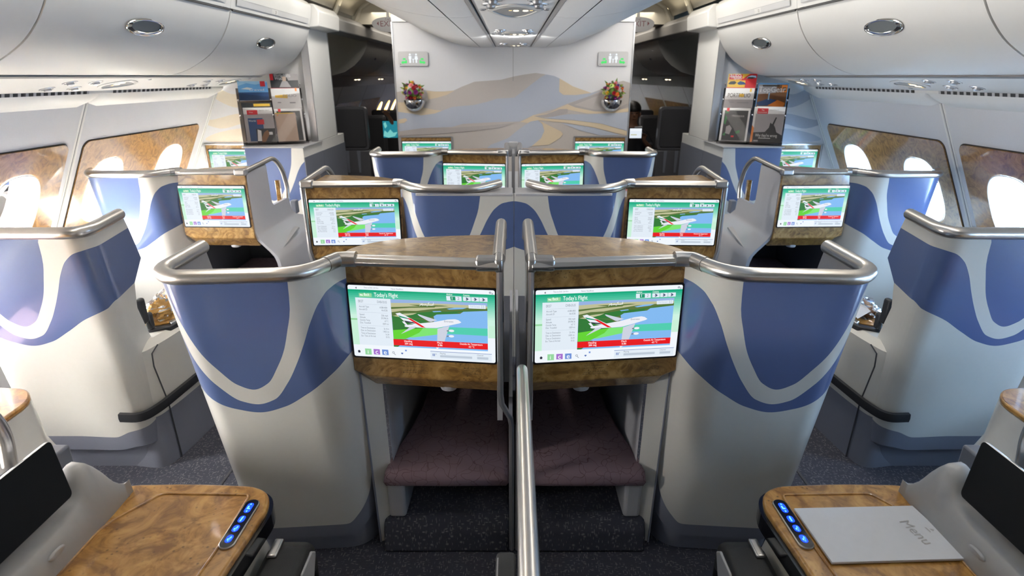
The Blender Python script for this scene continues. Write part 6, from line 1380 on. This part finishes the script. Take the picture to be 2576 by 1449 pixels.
# ---------------------------------------------------------------- the next cabin, seen down both aisles
for s in (-1, 1):
    for k in range(5):
        y0 = 6.75 + 1.35 * k; y1 = y0 + 1.33
        t = Thing('overhead_bin', 'dim overhead bin of the next cabin, %s side, %s' % (LR[s], ('nearest', 'second', 'third', 'fourth', 'fifth')[k]), 'overhead bin', (s * 1.9, (y0 + y1) / 2, 1.70), 'dim bins of the next cabin')
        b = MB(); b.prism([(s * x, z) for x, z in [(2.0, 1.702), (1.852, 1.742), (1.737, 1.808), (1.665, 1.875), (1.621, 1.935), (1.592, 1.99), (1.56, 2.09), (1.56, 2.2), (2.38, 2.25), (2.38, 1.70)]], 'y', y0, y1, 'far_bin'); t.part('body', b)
        b = MB(); b.ball((s * 1.655, (y0 + y1) / 2, 1.90), (.012, .07, .02), 'chrome', nu=12, nv=6); t.part('handle', b)
    m = MB(); m.prism([(s * 1.99, 1.70), (s * 2.31, 1.624), (s * 2.42, 1.555), (s * 2.44, 1.72)], 'y', 5.46, Y_END, 'far_bin'); structure('trim_%d' % (12 if s < 0 else 13), m)
    for y, w_ in ((8.45, 'nearer'), (9.95, 'farther')):
        t = Thing('reading_light', '%s lit reading light pair under the bins of the next cabin, %s side' % (w_, LR[s]), 'reading light', (s * 2.15, y, 1.66), 'reading lights of the next cabin')
        for q in (-1, 1):
            m = MB(); m.ball((s * (2.15 + q * .028), y + q * .02, 1.655), (.020, .026, .010), 'em_lamp', nu=10, nv=6); t.part('lamp', m)
        m = MB(); m.ball((s * 2.15, y, 1.664), (.08, .12, .008), 'lens_grey', nu=16, nv=5); t.part('cover', m)
    # cabin crew seat back at the doorway
    xc = s * 1.70
    t = Thing('crew_seat', 'tall dark crew seat in the cross-aisle, %s side' % LR[s], 'seat', (xc, 6.3, 0))
    m = MB(); vs, fs = slab2d([rrect(.335, .44, .04)], .035); m.add([V((xc + q[0], 6.30 + q[2] - q[1] * .05, 1.18 + q[1])) for q in vs], fs, 'crew_frame'); t.part('back_frame', m, bevel=0.008)
    m = MB(); vs, fs = slab2d([rrect(.29, .385, .03)], .012); m.add([V((xc + q[0], 6.258 + q[2] - q[1] * .05, 1.185 + q[1])) for q in vs], fs, 'crew_seat'); t.part('back_pad', m, bevel=0.006)
    m = MB(); m.box(xc - .165, xc + .165, 6.27, 6.36, 0.0, .955, 'crew_frame'); t.part('base', m, bevel=0.01)
    for q in (-.07, .05):
        m = MB(); m.prism([(xc + q - .018, .95), (xc + q + .018, .95), (xc + q + .01, .72), (xc + q - .01, .72)], 'y', 6.262, 6.27, 'dado_blue'); t.part('harness_strap', m)
    m = MB(); m.box(xc + s * .17, xc + s * .20, 6.27, 6.34, .93, 1.40, 'crew_frame'); t.part('side_post', m, bevel=0.006)
    for k, y in enumerate((8.6, 10.0)):
        t = Thing('cabin_seat', '%s dark seat back of the next cabin on the %s side' % (('nearer', 'farther')[k], LR[s]), 'seat', (s * 2.1, y, 0))
        m = MB(); m.box(s * 2.1 - .26, s * 2.1 + .26, y, y + .12, 0.0, 1.17, 'crew_seat'); t.part('back', m, bevel=0.04, seg=3)
def screen_far(cx, cy, cz, w_, h_, mats, label, cat='monitor', name='wall_monitor'):
    t = Thing(name, label, cat, (cx, cy, cz)); m = MB(); m.box(cx - w_ / 2 - .008, cx + w_ / 2 + .008, cy, cy + .02, cz - h_ / 2 - .008, cz + h_ / 2 + .008, 'bezel_black'); mo = t.part('case', m)
    m = MB(); O = V((cx - w_ / 2, cy - .001, cz - h_ / 2)); m.flat(O, XA, ZA, [(0, 0), (w_, 0), (w_, h_), (0, h_)], mats[0], 0.0005)
    for i, (pts, mt) in enumerate(mats[1]): m.flat(O, XA, ZA, [(a * w_, b * h_) for a, b in pts], mt, .001 + .0005 * i)
    t.part('display', m, parent=mo, recalc=False)
screen_far(-1.445, 7.0, 1.11, .17, .19, ('em_teal2', [([(.0, .1), (.35, .0), (.8, .1), (1, .35), (.7, .3), (.5, .5), (.3, .3), (.1, .45)], 'em_teal3'), ([(.05, .85), (.2, .95), (.3, .7), (.15, .55)], 'em_teal3')]), 'glowing teal screen down the left aisle, by the bulkhead edge')
screen_far(1.44, 6.95, 1.07, .14, .11, ('em_panel', [([(0, .75), (1, .75), (1, 1), (0, 1)], 'em_white'), ([(.1, .3), (.6, .3), (.6, .4), (.1, .4)], 'em_land1')]), 'bright white screen down the right aisle, below the passenger holding paper')

# people in the next cabin: one continuous skinned body each, hair and clothing as children
def skin_body(name, parent, nodes_, edges_, mat, loc):
    me = bpy.data.meshes.new(name); me.from_pydata([tuple(V(n[0]) - V(loc)) for n in nodes_], edges_, [])
    o = bpy.data.objects.new(name, me); COL.objects.link(o); o.parent = parent; me.materials.append(MATS[mat])
    sk = o.modifiers.new('skin', 'SKIN'); sk.use_smooth_shade = True
    if not me.skin_vertices: 
        pass
    lay = me.skin_vertices[0].data if me.skin_vertices else None
    if lay:
        for i, n in enumerate(nodes_): lay[i].radius = (n[1], n[1] if len(n) < 3 else n[2]); lay[i].use_root = (i == 0)
    ss = o.modifiers.new('sub', 'SUBSURF'); ss.levels = 2; ss.render_levels = 2
    return o
def person(name_label, base, flip, hands_up):
    bx, by = base; s = flip
    t = Thing('person', name_label, 'person', (bx, by, 0))
    N_ = [((bx, by, .50), .14), ((bx, by - .01, .70), .13, .16), ((bx, by - .02, .92), .13, .17), ((bx, by - .03, 1.06), .07, .09), ((bx, by - .05, 1.14), .055), ((bx, by - .075, 1.20), .07, .075), ((bx, by - .08, 1.28), .082, .09), ((bx, by - .07, 1.34), .06),
          ((bx - .17, by - .03, 1.00), .055), ((bx + .17, by - .03, 1.00), .055)]
    E_ = [(0, 1), (1, 2), (2, 3), (3, 4), (4, 5), (5, 6), (6, 7), (3, 8), (3, 9)]
    for k, sh in ((0, 8), (1, 9)):
        q = -1 if k == 0 else 1; i = len(N_)
        if hands_up and q == s: arm = [((bx + q * .24, by - .12, 1.03), .038), ((bx + q * .30, by - .25, 1.14), .030), ((bx + q * .34, by - .33, 1.24), .024), ((bx + q * .35, by - .37, 1.28), .026, .012)]
        else: arm = [((bx + q * .24, by - .08, .86), .042), ((bx + q * .20, by - .26, .86), .033), ((bx + q * .10, by - .36, .96), .025), ((bx + q * .085, by - .39, 1.00), .028, .014)]
        N_ += arm; E_ += [(sh, i), (i, i + 1), (i + 1, i + 2), (i + 2, i + 3)]
        hp = V(arm[-1][0]); d = (V(arm[-1][0]) - V(arm[-2][0])).normalized()
        for f in range(5):
            off = (f - 2) * .013; ln = (.05, .068, .075, .070, .055)[f]
            side_v = d.cross(V((0, 0, 1))).normalized() if abs(d.z) < .9 else XA
            a = hp + side_v * off + d * .012; b = a + d * ln * .55 + side_v * off * .5; c = b + d * ln * .4 + V((0, -.012, -.008))
            j = len(N_); N_ += [(tuple(a), .009), (tuple(b), .008), (tuple(c), .006)]; E_ += [(i + 3, j), (j, j + 1), (j + 1, j + 2)]
    for q in (-1, 1):
        j = len(N_); N_ += [((bx + q * .10, by - .30, .52), .075), ((bx + q * .10, by - .50, .50), .06), ((bx + q * .10, by - .55, .28), .048), ((bx + q * .10, by - .56, .07), .038), ((bx + q * .10, by - .68, .045), .034)]; E_ += [(0, j), (j, j + 1), (j + 1, j + 2), (j + 2, j + 3), (j + 3, j + 4)]
    me = bpy.data.meshes.new('body'); me.from_pydata([tuple(V(n[0]) - V((bx, by, 0))) for n in N_], E_, [])
    o = bpy.data.objects.new('body', me); COL.objects.link(o); o.parent = t.e; me.materials.append(MATS['skin'])
    o.modifiers.new('skin', 'SKIN').use_smooth_shade = True
    if len(me.skin_vertices) == 0: me.attributes and None
    try:
        lay = me.skin_vertices[0].data
        for i, n in enumerate(N_): lay[i].radius = (n[1], n[2] if len(n) > 2 else n[1]); lay[i].use_root = (i == 0)
    except Exception as ex: print('skin layer', ex)
    ss = o.modifiers.new('sub', 'SUBSURF'); ss.levels = 1; ss.render_levels = 2
    # face details, hair and shirt
    h = MB(); h.ball((bx, by - .065, 1.315), (.098, .108, .098), 'hair_black', nu=24, nv=14, a1=PI * .58); h.ball((bx, by - .02, 1.26), (.095, .075, .10), 'hair_black', nu=18, nv=10); t.part('hair', h)
    f = MB()
    for q in (-1, 1): f.ball((bx + q * .03, by - .158, 1.27), (.010, .006, .006), 'bezel_black', nu=8, nv=5); f.ball((bx + q * .088, by - .075, 1.25), (.012, .02, .028), 'skin', nu=8, nv=6)
    f.ball((bx, by - .168, 1.245), (.012, .016, .018), 'skin', nu=8, nv=6); f.ball((bx, by - .155, 1.205), (.022, .008, .006), 'mg_brown', nu=8, nv=5); t.part('face', f)
    c = MB(); c.loft([[V((bx + rx * math.cos(a), by - .02 + ry * math.sin(a), z)) for a in [2 * PI * j / 24 for j in range(24)]] for rx, ry, z in ((.185, .16, .48), (.185, .155, .75), (.21, .15, .95), (.205, .125, 1.03), (.12, .095, 1.09), (.075, .075, 1.11))], 'shirt_dark')
    for k, sh in ((0, 8), (1, 9)):
        q = -1 if k == 0 else 1; up_ = hands_up and q == s
        c.tube([V((bx + q * .15, by - .03, 1.01)), V((bx + q * .235, by - (.11 if up_ else .08), 1.02 if up_ else .87))] + ([] if up_ else [V((bx + q * .20, by - .25, .86))]), [.068, .058] + ([] if up_ else [.048]), 'shirt_dark', n=12)
    t.part('shirt', c)
    tr = MB()
    for q in (-1, 1): tr.tube([V((bx + q * .09, by, .50)), V((bx + q * .10, by - .30, .53)), V((bx + q * .10, by - .50, .51)), V((bx + q * .10, by - .56, .30)), V((bx + q * .10, by - .57, .10))], [.10, .095, .078, .066, .058], 'shirt_dark', n=12)
    t.part('trousers', tr)
    return t
person('seated person in dark clothes with short black hair, holding a paper down the right aisle', (1.50, 7.55), 1, False)
person('seated person reaching up with one bare forearm, mostly hidden by the left bulkhead edge', (-1.10, 7.3), -1, True)
for (bx, by, sd_) in ((1.50, 7.55, 'right'), (-1.10, 7.3, 'left')):
    t = Thing('stool_seat', 'dark seat under the seated person down the %s aisle' % sd_, 'seat', (bx, by, 0)); m = MB(); m.box(bx - .24, bx + .24, by - .38, by + .14, 0.0, .43, 'crew_seat'); m.box(bx - .24, bx + .24, by + .14, by + .24, 0, 1.0, 'crew_seat'); t.part('body', m, bevel=0.03)
t = Thing('paper_sheet', 'white and green folded paper in the hands of the person down the right aisle', 'paper', (1.52, 7.12, 1.05))
m = MB(); m.loft([[V((1.47, 7.12, 1.03 + 0)) + V((0, h, 0)), V((1.56, 7.12, 1.05)) + V((0, h, 0)), V((1.55, 7.13, 1.14)) + V((0, h, 0)), V((1.46, 7.13, 1.13)) + V((0, h, 0))] for h in (0, .002)], 'white_paper'); t.part('sheet', m)
